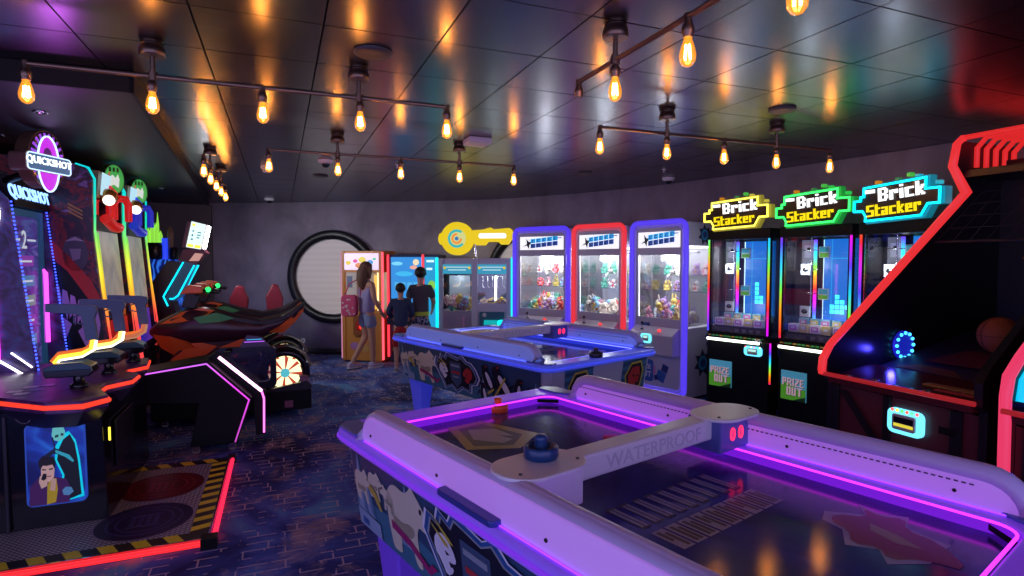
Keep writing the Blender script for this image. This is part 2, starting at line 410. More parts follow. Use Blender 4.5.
# ---------------------------------------------------------------- ceiling fixtures
FIL = glow('filament', (1, .52, .18), 130)
def bulbglass():
    m = glass('amber_bulb_glass', (1, .62, .25), .05)
    nt = m.node_tree; out = [n for n in nt.nodes if n.type == 'OUTPUT_MATERIAL'][0]; mx = [n for n in nt.nodes if n.type == 'MIX_SHADER'][0]
    e = nt.nodes.new('ShaderNodeEmission'); e.inputs[0].default_value = (1, .36, .03, 1); e.inputs[1].default_value = .75
    ad = nt.nodes.new('ShaderNodeAddShader'); nt.links.new(mx.outputs[0], ad.inputs[0]); nt.links.new(e.outputs[0], ad.inputs[1]); nt.links.new(ad.outputs[0], out.inputs[0])
    return m
BG = bulbglass()
def pipe_light(pts, zc, canopies, label, unlit=(), ext=None):
    """one run of pipe with drop sockets; pts are (a,b) of bulbs in the ceiling frame"""
    t = thing('pipe_light', label, 'ceiling light', RM(*pts[0], H), RA, 'industrial pipe ceiling lights')
    L0 = pts[0]
    def loc(p, z): return (p[0] - L0[0], p[1] - L0[1], z - H)
    zp = 2.455
    path = [loc(pts[0], zp - .05), loc(pts[0], zp)] + [loc(ext or pts[-1], zp)] + ([] if ext else [loc(pts[-1], zp - .05)])
    mb = MB(); mb.tube(path, .010, BRONZE, n=10); mb.build('pipe', t)
    for c in canopies:
        mb = MB(); p = loc(c, H)
        mb.lathe([(.05, -.055), (.055, -.05), (.055, -.02), (.048, -.018), (.048, 0)], BRONZE, p, 24)
        mb.tube([(p[0], p[1], -.05), (p[0], p[1], zp - H - .01)], .011, BRONZE)
        mb.lathe([(.02, zp - H - .02), (.02, zp - H + .02)], BRONZE, (p[0], p[1], 0), 14)
        mb.build('canopy', t)
    for i, p in enumerate(pts):
        q = loc(p, 0); q = (q[0], q[1], 0); z = zp - H
        mb = MB(); mb.lathe([(.014, z + .012), (.016, z + .004), (.013, z - .02), (.017, z - .028), (.022, z - .036), (.022, z - .058), (.019, z - .062), (.018, z - .072)], BRONZE, q, 16)
        s = mb.build('socket', t)
        if i in unlit: continue
        z -= .068; mb = MB()
        mb.lathe([(.012, z), (.015, z - .012), (.024, z - .04), (.029, z - .065), (.027, z - .085), (.017, z - .100), (.004, z - .106)], BG, q, 18)
        bl = mb.build('bulb', t)
        mb = MB()
        for k in range(4):
            an = k * PI / 2; mb.tube([(q[0] + .008 * math.cos(an), q[1] + .008 * math.sin(an), z - .03), (q[0] + .012 * math.cos(an), q[1] + .012 * math.sin(an), z - .078)], .0035, FIL, n=5)
        mb.build('filament', bl)
    return t
pipe_light([(-1.005, 3.12), (-.535, 3.12), (-.065, 3.12), (.405, 3.12), (.875, 3.12)], 0, [(-.53, 3.12), (.40, 3.12)], 'long pipe light with five glowing bulbs, the one nearest over the gun game')
pipe_light([(-.065, 4.81), (.445, 4.81), (.95, 4.81), (1.46, 4.81), (1.97, 4.81)], 0, [(.445, 4.81), (1.46, 4.81)], 'pipe light with five bulbs above the far air hockey table')
pipe_light([(-.56, 5.28), (-.56, 5.78), (-.56, 6.28), (-.56, 6.78), (-.56, 7.30)], 0, [(-.56, 5.78), (-.56, 6.78)], 'pipe light running away from the camera beside the dark soffit')
pipe_light([(1.34, 2.45), (1.34, 2.13), (1.34, 1.66), (1.34, 1.2)], 0, [(1.34, 2.13)], 'pipe light with an empty end socket, over the near air hockey table', unlit=(0,), ext=(1.34, .3))
pipe_light([(1.91, 3.21), (2.43, 3.21), (2.92, 3.21), (3.41, 3.21), (3.96, 3.21)], 0, [(2.43, 3.21), (3.41, 3.21)], 'pipe light with five bulbs in front of the three brick stacking games')
SPK = M('dark_speaker_grille', (.06, .055, .055), .6)
for (a, b, r, lb) in [(.431, 2.83, .09, 'round dark ceiling speaker above the long pipe light'), (3.08, 2.86, .085, 'round dark ceiling speaker above the green brick stacking game sign'), (3.23, 5.75, .08, 'small round dark ceiling speaker near the middle claw machine'), (.456, 7.1, .09, 'flat round dark ceiling speaker near the back wall')]:
    mb = MB(); mb.lathe([(r, 0), (r, -.008), (r - .012, -.016), (r * .4, -.014), (.012, -.013)], SPK, n=30)
    o = mb.build('ceiling_speaker', loc=RM(a, b, H + .0)); tag(o, lb, 'speaker', 'ceiling speakers')
mb = MB(); mb.lathe([(.012, 0), (.012, -.018), (.004, -.02)], CHROME, n=12)
for (a, b, lb) in [(.431, 2.83, 'tiny chrome sprinkler stud at the middle of the nearest ceiling speaker')]:
    pass
mb = MB(); mb.prism(rrect(-.1, .1, -.1, .1, .03), 'z', -.045, 0, M('access_point_white', (.55, .55, .62), .4))
o = mb.build('access_point', bevel=.008, loc=RM(1.52, 4.5, H)); o.rotation_euler = (0, 0, RA); tag(o, 'square pale wireless access point on the ceiling behind the long pipe light', 'access point')
for (a, b, lb) in [(4.36, 5.72, 'white dome security camera on the ceiling over the far claw machines'), (-.14, 10.0, 'white dome security camera on the ceiling at the back wall, left of the round window'), (.44, 6.0, 'white dome security camera on the ceiling behind the second pipe light')]:
    t = thing('security_camera', lb, 'camera', RM(a, b, H), 0, 'dome security cameras')
    mb = MB(); mb.lathe([(.075, 0), (.075, -.02), (.05, -.035), (.045, -.036)], WHITEP, n=24); mb.build('mount', t)
    mb = MB(); mb.ball((0, 0, -.035), .042, BLACKG, 16, 10); mb.build('lens_dome', t)
t = thing('smoke_detector', 'white smoke detector under the ceiling behind the second pipe light', 'smoke detector', RM(-.11, 6.6, H))
mb = MB(); mb.lathe([(.06, 0), (.06, -.03), (.05, -.032)], WHITEP, n=22); mb.build('base', t)
mb = MB(); mb.lathe([(.045, -.03), (.045, -.055), (.03, -.07), (.01, -.072)], WHITEP, n=22); mb.build('sensor_chamber', t)
for (a, b, lb) in [(-1.32, 4.3, 'small round downlight in the dark soffit, nearest one'), (-1.85, 5.2, 'small round downlight in the dark soffit above the gun game sign'), (-1.35, 8.2, 'small round downlight at the far end of the dark soffit')]:
    mb = MB(); mb.lathe([(.04, 0), (.042, -.006), (.03, -.01), (.028, -.004), (.012, -.003)], CHROME, n=20)
    tag(mb.build('recessed_downlight', loc=RM(a, b, 2.5)), lb, 'downlight', 'recessed downlights in the soffit')
for (a, b, lb) in [(1.15, 6.0, 'tiny white sprinkler head on the ceiling left of the access point'), (3.9, 5.2, 'tiny white sprinkler head on the ceiling before the far claw machines')]:
    mb = MB(); mb.lathe([(.022, 0), (.02, -.006), (.008, -.008), (.006, -.03), (.014, -.032), (.014, -.035)], WHITEP, n=14)
    tag(mb.build('sprinkler_head', loc=RM(a, b, H)), lb, 'sprinkler', 'ceiling sprinklers')
# ---------------------------------------------------------------- air hockey tables
def air_hockey(label, cx, cy, ang, sch):
    t = thing('air_hockey_table', label, 'air hockey table', (cx, cy, 0), ang)
    pre = sch['pre']
    railm = M(pre + 'guard_acrylic', sch['rail'], .25, em=sch['rail_em'], st=sch['rail_st'])
    rimm = M(pre + 'rim_plastic', sch['rim'], .22, em=sch['rim_em'], st=sch['rim_st'])
    led = glow(pre + 'table_led', sch['led'], sch['led_st'])
    white = M('table_white', (.62, .62, .68), .35)
    def octo(hx, hy, c, z): return [(-hx + c, -hy, z), (hx - c, -hy, z), (hx, -hy + c, z), (hx, hy - c, z), (hx - c, hy, z), (-hx + c, hy, z), (-hx, hy - c, z), (-hx, -hy + c, z)]
    mb = MB(); mb.hexa(octo(1.11, .60, .05, .40), octo(1.15, .64, .05, .775), M('table_cabinet', (.42, .42, .5), .4)); mb.build('cabinet', t, bevel=.006)
    # legs
    for sx in (-1, 1):
        for sy in (-1, 1):
            mb = MB(); x, y = sx * .93, sy * .46
            lo = [(x - .07, y - .05, .02), (x + .07, y - .05, .02), (x + .07, y + .05, .02), (x - .07, y + .05, .02)]
            hi = [(x - .13, y - .08, .42), (x + .13, y - .08, .42), (x + .13, y + .08, .42), (x - .13, y + .08, .42)]
            mb.hexa(lo, hi, M(pre + 'leg', sch['leg'], .4, em=sch['wall'], st=sch['leg_st'])); lg = mb.build('leg', t, bevel=.01)
            mb = MB(); mb.lathe([(.03, .0), (.03, .02)], RUBBER, (x, y, 0), 14); mb.build('foot', lg)
    # rim
    mb = MB(); out = rrect(-1.2, 1.2, -.685, .685, .12, 8); inn = rrect(-1.05, 1.05, -.54, .54, .07, 8)
    ring(mb, out, inn, 'z', .775, .832, rimm); mb.build('rim', t, bevel=.012, segs=3)
    # playing surface
    ps = M(pre + 'playing_surface', sch['surf'], .13, spec=.6)
    if pre + 'ps' not in MATS:
        MATS[pre + 'ps'] = ps; nt, N, L = nodes(ps); b = nt.nodes['Principled BSDF']
        tc = N('ShaderNodeTexCoord'); n1 = N('ShaderNodeTexNoise', Scale=1.6, Detail=3.0, Distortion=2.5); L(tc.outputs['Object'], n1.inputs[0])
        c = sch['surf']; r = ramp(N, [(.35, tuple(k * .55 for k in c)), (.62, c), (.66, tuple(k * 1.6 for k in c)), (.70, c)]); L(n1.outputs[0], r.inputs[0]); L(r.outputs[0], b.inputs['Base Color'])
    mb = MB(); mb.box(-1.06, 1.06, -.55, .55, .777, .785, ps)
    ink = M('surface_print_grey', (.16, .16, .24), .3); ink2 = M('surface_print_pale', (.30, .30, .40), .3); orange = M('surface_print_orange', (.22, .025, .01), .3); dk = M('surface_print_black', (.01, .01, .02), .3)
    yel = M('surface_print_yellow', (.30, .26, .06), .3)
    def P(pts, m, z=.7865): mb.face([(p[0], p[1], z) for p in pts], m)
    # block lettering banner beside the bridge (worn, unreadable bars)
    for k in range(9):
        x0, y0 = .16, -.27 + k * .062
        P([(x0, y0), (x0 + .16, y0), (x0 + .16, y0 + .042), (x0, y0 + .042)], dk)
        P([(x0 + .012, y0 + .006), (x0 + .15, y0 + .006), (x0 + .15, y0 + .018), (x0 + .012, y0 + .018)], ink2, .787)
        P([(x0 + .012, y0 + .025), (x0 + .15, y0 + .025), (x0 + .15, y0 + .036), (x0 + .012, y0 + .036)], ink2, .787)
        P([(x0 + .19, y0 - .003), (x0 + .31, y0 - .003), (x0 + .31, y0 + .05), (x0 + .19, y0 + .05)], ink2); P([(x0 + .20, y0 + .007), (x0 + (.30 if k % 3 else .26), y0 + .007), (x0 + (.30 if k % 3 else .26), y0 + .022), (x0 + .20, y0 + .022)], dk, .787); P([(x0 + .215, y0 + .027), (x0 + .30, y0 + .027), (x0 + .30, y0 + .042), (x0 + .215, y0 + .042)], dk, .787)
    # diving bird at the near end
    bird = [(.62, .30), (.70, .36), (.66, .42), (.72, .40), (.78, .44), (.80, .36), (.90, .34), (1.0, .22), (.90, .20), (.84, .12), (.80, .18), (.74, .14), (.70, .22), (.64, .24)]
    cxb, cyb = .79, .28
    P([(cxb + (p[0] - cxb) * 1.16, cyb + (p[1] - cyb) * 1.16) for p in bird if cxb + (p[0] - cxb) * 1.16 < 1.0], ink2, .7860); P(smooth_poly(bird, 1), orange, .7868)
    P([(.72, .32), (.80, .30), (.88, .26), (.82, .24), (.74, .27)], yel, .7872)
    # snarling head in a chevron at the far end
    P([(-.95, -.20), (-.62, -.30), (-.50, -.10), (-.62, .10), (-.95, 0)], yel, .7860); P([(-.90, -.17), (-.64, -.25), (-.55, -.10), (-.65, .03), (-.90, -.03)], dk, .7866)
    P([(-.86, -.14), (-.72, -.20), (-.60, -.12), (-.62, -.05), (-.70, -.07), (-.66, -.02), (-.80, -.02)], ink2, .787)
    mb.build('playing_surface', t)
    # light strips inside the rim
    mb = MB(); q = .99
    mb.tube([(x * q, y * .985, .824) for x, y in rrect(-1.05, 1.05, -.54, .54, .07, 6)], .0045, led, closed=True, n=6); mb.build('light_strip', t)
    mb = MB(); mb.tube([(x, y, .80) for x, y in rrect(-1.204, 1.204, -.689, .689, .124, 6)], .006, glow(pre + 'edge_led', sch['edge'], sch['edge_st']), closed=True, n=6); mb.build('edge_light', t)
    mb = MB(); ring(mb, rrect(-1.052, 1.052, -.542, .542, .07, 8), rrect(-1.046, 1.046, -.536, .536, .068, 8), 'z', .786, .818, glow(pre + 'inner_wall_light', sch['wall'], .75)); mb.build('lit_inner_wall', t)
    for sy in (-1, 1):  # added strips along the guard base, put in to brighten the guards
        mb = MB(); mb.tube([(-.86, sy * .664, .835), (1.0, sy * .664, .835)], .003, glow(pre + 'added_guard_led', sch['edge'], sch['led_st'] * 1.2), n=6); mb.build('added_guard_light', t)
        mb = MB(); mb.tube([(-.86, sy * .586, .835), (1.0, sy * .586, .835)], .003, glow(pre + 'added_guard_led', sch['edge'], sch['led_st'] * 1.2), n=6); mb.build('added_guard_light', t)
    # corner caps and slots
    for sx in (-1, 1):
        for sy in (-1, 1):
            mb = MB(); mb.prism([(sx * 1.03, sy * .56), (sx * 1.17, sy * .56), (sx * 1.185, sy * .62), (sx * 1.13, sy * .67), (sx * .95, sy * .67), (sx * .93, sy * .62)], 'z', .828, .842, M(pre + 'corner_cap', (.10, .13, .55), .3)); mb.build('corner_cap', t, bevel=.004)
            mb = MB(); mb.add([(sx * 1.046, sy * .45, .795), (sx * 1.046, sy * .45, .815), (sx * .96, sy * .535, .815), (sx * .96, sy * .535, .795)], [(0, 1, 2, 3)], BLACK); mb.build('corner_slot', t)
    # long side guards
    for sy in (-1, 1):
        mb = MB(); x0, x1, r = -.90, 1.04, .11; z0, z1 = .83, .950
        el = [(x0, z0), (x1, z0)] + [(x1 - r + r * math.cos(PI / 2 * i / 6), z1 - r + r * math.sin(PI / 2 * i / 6)) for i in range(7)] + [(x0 + r + r * math.cos(PI / 2 + PI / 2 * i / 6), z1 - r + r * math.sin(PI / 2 + PI / 2 * i / 6)) for i in range(7)]
        mb.prism(el, 'y', -.034, .034, railm); g = mb.build('side_guard', t, bevel=.02, segs=4); g.location = (0, sy * .625, 0)
        mb = MB(); cp = [(x0 + .0, 0, z0 + .02)] + [(x0 + r + r * math.cos(PI - PI / 2 * i / 6), 0, z1 - r + r * math.sin(PI - PI / 2 * i / 6)) for i in range(7)] + [(x1 - r + r * math.cos(PI / 2 - PI / 2 * i / 6), 0, z1 - r + r * math.sin(PI / 2 - PI / 2 * i / 6)) for i in range(7)] + [(x1, 0, z0 + .02)]
        mb.tube([(p[0], p[1], p[2] - .012) for p in cp], [.030] * len(cp), M(pre + 'guard_unlit_edge', sch['cap'], .3), n=16); mb.tube([(p[0], -sy * .010, p[2] - .010) for p in cp], [.0315] * len(cp), MATS[pre + 'guard_unlit_edge'], n=16); mb.build('guard_unlit_edge', g)  # same acrylic as the guard, its unlit look put into a duller colour
        mb = MB()
        for i in range(88):
            x = -.86 + i * .0202; mb.box(x, x + .012, -sy * .0352 - .0008, -sy * .0352 + .0008, .900, .905, M('perforation_dark', (.08, .03, .14), .6))
        mb.build('perforation_row', g)
        mb = MB()
        for x in (-.80, -.25, .32, .86):
            mb.tube([(x, sy * .034, .87), (x, sy * .0375, .87)], .006, DKMET, n=10); mb.tube([(x, -sy * .034, .87), (x, -sy * .0375, .87)], .006, DKMET, n=10)
        mb.build('screws', g)
        mb = MB(); mb.prism(rrect(-.2, .12, -.028, .028, .02), 'z', .832, .852, M(pre + 'bracket', (.03, .05, .28), .3)); o = mb.build('rim_bracket', t, bevel=.004); o.location = (0, sy * .668, 0)
    # centre bridge
    BX = .07
    wb = M(pre + 'bridge_white', (.72, .70, .74), .3)
    mb = MB(); mb.box(-.045, .045, -.59, .59, .88, .967, wb); br = mb.build('bridge', t, bevel=.012, loc=(BX, 0, 0))
    mb = MB(); mb.text('WATERPROOF', (.0455, .05, .924), (0, 1, 0), (0, 0, 1), .07, M('raised_lettering', (.55, .54, .60), .35), .002, squash=1.15); mb.build('lettering', br)
    for sy in (-1, 1):
        mb = MB(); st = rrect(-.105, .105, -.16, .16, .10, 8); mb.prism(st, 'z', .961, .974, wb); pl = mb.build('bridge_plate', t, bevel=.004); pl.location = (BX + .02, .52 if sy > 0 else -.49, 0)
        mb = MB()
        for k in (-.11, .12): mb.lathe([(.006, .974), (.005, .978)], DKMET, (.045, k, 0), 10)
        mb.build('screws', pl)
        mb = MB(); a, b_ = sorted((sy * .36, sy * .585)); mb.box(-.07, .085, a, b_, .832, .962, M(pre + 'score_box', (.10, .12, .40), .3) if sy > 0 else wb); sb = mb.build('score_housing', t, bevel=.008, loc=(BX, .03 if sy > 0 else 0, 0))
        if sy > 0:
            mb = MB(); mb.text('0 0', (.0865, .475, .90), (0, 1, 0), (0, 0, 1), .075, glow('red_digits', (1, .02, .08), 2.2), .002, bold=.01); mb.build('score_digits', sb)
            mb = MB(); mb.text('0 0', (-.0725, .475, .90), (0, -1, 0), (0, 0, 1), .075, glow('red_digits', (1, .02, .08), 2.2), .002, bold=.01); mb.build('score_digits', sb)
    # printed cabinet sides
    def side(sy):
        mb = MB()
        def Q(u, v, off):   # u -1..1 along the table, v 0..1 up the slope
            return (sy * -u * (1.055 + .03 * v) if sy > 0 else u * (1.055 + .03 * v), sy * (.60 + .04 * v + off), .40 + .375 * v)
        def A(pts, m, k=1): mb.face([Q(p[0], p[1], .0015 + k * .0011) for p in pts], m)
        night = M('art_night_blue', (.03, .075, .15), .35); ice = M('art_ice', (.28, .40, .55), .35); ice2 = M('art_ice_shade', (.10, .22, .36), .35)
        teal = M('art_teal', (.05, .18, .27), .35); cream = M('art_bear_cream', (.66, .62, .44), .4); cream2 = M('art_bear_shade', (.33, .31, .20), .4)
        bk = M('art_black', (.008, .010, .02), .35); wh = M('art_white', (.70, .72, .78), .35); gy = M('art_grey', (.25, .30, .34), .35); blu = M('art_blue', (.02, .10, .30), .35)
        mag = M('art_magenta', (.35, .02, .14), .35); ylw = M('art_yellow', (.55, .45, .05), .35); redm = M('art_red', (.45, .03, .03), .35)
        A([(-1, 0), (1, 0), (1, 1), (-1, 1)], night, 0)
        A([(-1, 0), (1, 0), (1, .28), (.5, .36), (0, .25), (-.5, .42), (-1, .34)], teal)
        for cx_, w_, h_ in ((-.93, .05, .95), (-.86, .05, .8), (-.50, .075, .92), (-.58, .05, .55), (.34, .07, .8), (.60, .06, .7), (.88, .05, .6), (.95, .05, .75)):
            A([(cx_ - w_, .22), (cx_ - w_ * .5, h_ * .7), (cx_ - w_ * .2, h_ * .86), (cx_, h_), (cx_ + w_ * .3, h_ * .74), (cx_ + w_ * .55, h_ * .6), (cx_ + w_, .2)], ice, 2)
            A([(cx_, h_), (cx_ + w_ * .3, h_ * .74), (cx_ + w_ * .55, h_ * .6), (cx_ + w_, .2), (cx_ + .01, .25), (cx_ + w_ * .15, h_ * .5)], ice2, 3)
        def bear(x, z, s, flip=1):
            F = lambda pts: smooth_poly([(x + flip * p[0] * s, z + p[1] * s * 2.6) for p in pts])
            A(F([(-.16, -.14), (-.18, .0), (-.17, .12), (-.09, .19), (.01, .17), (.06, .20), (.085, .235), (.11, .21), (.16, .17), (.225, .095), (.225, .055), (.17, .05), (.12, .06), (.095, -.02), (.115, -.11), (.125, -.15), (.06, -.15), (.045, -.05), (-.05, -.04), (-.07, -.12), (-.06, -.15), (-.14, -.16)]), cream, 4)
            A(F([(-.06, -.03), (.04, -.04), (.09, .01), (.05, .04), (-.04, .01), (-.12, .03), (-.12, -.05)]), cream2, 5)
            A(F([(.145, .15), (.165, .155), (.165, .13), (.145, .125)]), bk, 6); A(F([(.205, .095), (.228, .09), (.224, .06), (.202, .07)]), bk, 6)
        bear(-.91, .50, .42); bear(-.775, .62, .34); bear(-.665, .56, .30, -1); bear(-.52, .42, .86)
        A([(-.64, .40), (-.50, .34), (-.36, .20), (-.34, .26), (-.30, .24), (-.36, .12), (-.50, .25), (-.64, .31)], mag, 7)
        A([(-.82, .62), (-.76, .56), (-.72, .40), (-.74, .38), (-.79, .50), (-.84, .56)], ylw, 7)
        # winged shield
        S = [(-.36, .62), (-.33, .84), (-.27, .80), (-.25, .93), (-.19, .86), (-.16, .99), (.0, .9), (.06, .99), (.12, .86), (.18, .84), (.24, .70), (.28, .50), (.24, .34), (.17, .30), (.16, .10), (.04, .16), (-.04, .02), (-.12, .16), (-.22, .05), (-.26, .25)]
        c0 = (-.04, .5)
        sc = lambda k, kz: [(c0[0] + (p[0] - c0[0]) * k, c0[1] + (p[1] - c0[1]) * kz) for p in S]
        A(sc(1.05, 1.0), wh, 8); A(sc(1.0, .96), blu, 9); A(sc(.93, .86), gy, 10); A(sc(.89, .81), bk, 11)
        A([(-.12, .78), (.04, .78), (.04, .34), (-.04, .16), (-.12, .34)], M('art_shield', (.05, .09, .16), .35), 12)
        A([(-.105, .72), (.025, .72), (.025, .66), (-.105, .66)], gy, 13); A([(-.10, .56), (.02, .56), (.02, .50), (-.10, .50)], redm, 13); A([(-.08, .44), (.0, .44), (.0, .40), (-.08, .40)], gy, 13)
        for k_, (hx, col) in enumerate(((-.22, wh), (.13, redm))):
            f = 1 if k_ == 0 else -1
            A(smooth_poly([(hx - f * .06, .66), (hx, .72), (hx + f * .05, .62), (hx + f * .07, .50), (hx + f * .03, .46), (hx + f * .05, .40), (hx, .30), (hx - f * .03, .42), (hx - f * .07, .50)], 1), col, 13)
            A([(hx, .56), (hx + f * .03, .54), (hx + f * .01, .52)], bk, 14); A([(hx + f * .02, .47), (hx + f * .06, .48), (hx + f * .03, .42)], bk, 14)
        A([(-.30, .86), (-.18, .70), (-.16, .66), (-.19, .66)], ylw, 14); A([(-.31, .76), (-.20, .64), (-.19, .60), (-.22, .61)], ylw, 14)
        # sliding birds in black and white
        def pen(x, z, s, rot):
            ca, sa = math.cos(rot), math.sin(rot)
            F = lambda pts: smooth_poly([(x + (p[0] * ca - p[1] * sa) * s, z + (p[0] * sa + p[1] * ca) * s * 2.6) for p in pts], 1)
            A(F([(-.05, -.1), (-.06, .02), (-.03, .10), (.0, .15), (.04, .14), (.08, .115), (.045, .10), (.06, .0), (.05, -.1)]), bk, 15)
            A(F([(-.005, -.08), (.0, .06), (.035, .08), (.05, .0), (.04, -.09)]), wh, 16); A(F([(.045, .125), (.085, .113), (.045, .108)]), redm, 17)
            A(F([(-.05, .04), (-.14, -.02), (-.13, .0), (-.06, .07)]), bk, 15); A(F([(-.05, -.1), (-.09, -.125), (.04, -.12), (.05, -.1)]), ylw, 16)
        pen(.40, .55, .9, .5); pen(.58, .48, 1.25, .7); pen(.34, .2, .7, .2); pen(.76, .45, .8, -.1); pen(.90, .35, .7, .3)
        A([(.44, .1), (.62, .7), (.635, .68), (.46, .08)], ylw, 18)
        A([(-.98, .02), (-.76, .02), (-.76, .20), (-.98, .22)], ice, 7); A([(-.94, .06), (-.88, .06), (-.88, .14), (-.94, .14)], blu, 8)
        mb.build('printed_side', t)
    side(-1); side(1)
    def end(sx):
        mb = MB()
        def Q(u, v, off): return (sx * (1.11 + .04 * v + off), sx * u * (.545 + .035 * v), .40 + .375 * v)
        def A(pts, m, k=1): mb.face([Q(p[0], p[1], .0015 + k * .0011) for p in pts], m)
        g = lambda n: MATS[n]
        for (u0, u1) in ((-.78, -.22), (.42, .98)):
            w_ = u1 - u0; X = lambda p: (u0 + p[0] * w_, p[1])
            A([(u0, .03), (u1, .03), (u1, .97), (u0, .97)], g('art_teal'), 0)
            for k in range(5): A([X(p) for p in ((.0, .1 + k * .18), (1, .3 + k * .16), (1, .34 + k * .16), (0, .19 + k * .18))], g('art_night_blue'), 1)
            A([X(p) for p in ((.12, .62), (.35, .9), (.75, .92), (.9, .7), (.85, .35), (.55, .05), (.25, .25))], g('art_yellow'), 2)
            A([X(p) for p in ((.16, .60), (.37, .85), (.73, .87), (.85, .68), (.8, .38), (.55, .11), (.3, .28))], g('art_black'), 3)
            A([X(p) for p in ((.25, .6), (.4, .78), (.68, .8), (.76, .6), (.7, .4), (.6, .45), (.62, .3), (.52, .18), (.4, .34), (.3, .42))], g('art_white') if u0 < 0 else g('art_red'), 4)
            A([X(p) for p in ((.42, .62), (.55, .6), (.5, .54))], g('art_black'), 5); A([X(p) for p in ((.6, .6), (.72, .6), (.66, .54))], g('art_black'), 5)
        A([(-.04, .38), (.0, .44), (.04, .38), (.0, .32)], g('art_black'), 1)
        mb.build('printed_end', t)
    end(1); end(-1)
    mb = MB(); mb.box(-.9, .9, -.42, .42, .395, .399, BLACK); mb.build('underside', t)
    return t
T1 = (.42, 2.115, math.radians(-52.7)); T2 = (.008, 5.471, math.radians(-50))
air_hockey('near air hockey table glowing purple with polar bears printed on its side', *T1, dict(pre='near_', rail=(.62, .5, .72), rail_em=(.50, .14, 1.0), rail_st=.30, rim=(.25, .2, .6), rim_em=(.22, .03, 1), rim_st=.28, led=(.65, .03, .9), led_st=2.2, wall=(.22, .01, .85), edge=(.22, .03, .9), edge_st=.8, leg=(.15, .10, .75), leg_st=.10, cap=(.55, .46, .76), surf=(.045, .05, .30)))
air_hockey('far air hockey table glowing blue with a dark mallet left on its corner', *T2, dict(pre='far_', rail=(.4, .48, .75), rail_em=(.10, .22, 1.0), rail_st=.24, rim=(.2, .28, .7), rim_em=(.04, .07, 1), rim_st=.25, led=(.12, .14, 1), led_st=3, wall=(.02, .04, .8), edge=(.04, .06, .9), edge_st=.9, leg=(.2, .22, .9), leg_st=.22, cap=(.42, .5, .85), surf=(.05, .06, .16)))
def on_table(T, lx, ly):
    c, s = math.cos(T[2]), math.sin(T[2]); return (T[0] + lx * c - ly * s, T[1] + lx * s + ly * c)
def mallet(label, loc, col, nm):
    t = thing('air_hockey_mallet', label, 'mallet', loc, 0, 'air hockey mallets')
    m = M(nm, col, .3); s = .9
    mb = MB(); mb.lathe([(.052, .0), (.056, .006), (.056, .034), (.050, .040), (.044, .036), (.040, .020), (.026, .018)], m, n=32); mb.build('base', t)
    mb = MB(); mb.lathe([(.026, .016), (.021, .028), (.019, .055), (.022, .064), (.016, .072), (.005, .074)], m, n=24); mb.build('knob', t)
    return t
def unproj(u, v, z):
    F_ = 571.; p_ = math.radians(2.71); x = (u - 512) / F_; zz = -(v - 288) / F_
    y = math.cos(p_) + zz * math.sin(p_); r = -math.sin(p_) + zz * math.cos(p_); k = (z - 1.6) / r
    return (x * k, y * k, z)
mallet('orange-red mallet standing on the far end of the near air hockey table', unproj(498, 411, .785), (1, .15, .02), 'mallet_red')
mallet('dark blue mallet parked on the left bridge plate of the near air hockey table', unproj(541, 457, .9745), (.01, .05, .16), 'mallet_blue')
mallet('near-black mallet on the right corner of the far air hockey table', unproj(596, 357, .832), (.01, .012, .03), 'mallet_black')
mb = MB(); mb.lathe([(.04, 0), (.042, .002), (.042, .006), (.039, .008), (.02, .0085)], M('puck_red', (.6, .02, .05), .3), n=30)
tag(mb.build('puck', loc=unproj(612, 438, .785)), 'flat red puck on the near air hockey table beyond the white bridge', 'puck')
# ---------------------------------------------------------------- claw machines
PLC = [(.75, .35, .45), (.80, .72, .62), (.30, .55, .75), (.70, .12, .12), (.78, .62, .20), (.45, .30, .60), (.72, .70, .72), (.15, .45, .35), (.55, .33, .18)]
PLM = []; PLD = {}
def plush_mesh(k, shape):
    m = M('plush_%d' % k, PLC[k], .9, spec=.1); m2 = M('plush_%d' % ((k * 4 + 6) % len(PLC)), PLC[(k * 4 + 6) % len(PLC)], .9, spec=.1); e = M('plush_eye', (.01, .01, .01), .2)
    mb = MB()
    mb.ball((0, 0, .045), (.045, .04, .05), m, 10, 7); mb.ball((0, -.01, .115), (.042, .038, .038), m, 10, 7)
    mb.ball((0, -.042, .107), (.018, .014, .014), m2, 8, 5)
    for s in (-1, 1):
        mb.ball((s * .016, -.043, .125), .005, e, 6, 4); mb.ball((s * .05, -.02, .06), (.018, .018, .032), m, 8, 5); mb.ball((s * .028, -.035, .012), (.022, .028, .018), m, 8, 5)
        if shape == 0: mb.ball((s * .03, 0, .15), .015, m, 8, 5)
        elif shape == 1: mb.ball((s * .018, 0, .175), (.011, .009, .038), m, 8, 5)
        else: mb.ball((s * .05, 0, .11), (.014, .012, .03), m2, 8, 5)
    mb.ball((0, -.034, .045), (.026, .012, .03), m2, 8, 5)
    o = mb.build('plush_toy'); me = o.data; bpy.data.objects.remove(o); return me
for k in range(len(PLC)):
    for s_ in range(3):
        PLM.append(plush_mesh(k, s_)); PLD[PLM[-1].name] = ('pink', 'cream', 'blue', 'red', 'yellow', 'purple', 'grey', 'green', 'brown')[k] + ' ' + ('round-eared', 'long-eared', 'floppy-eared')[s_]
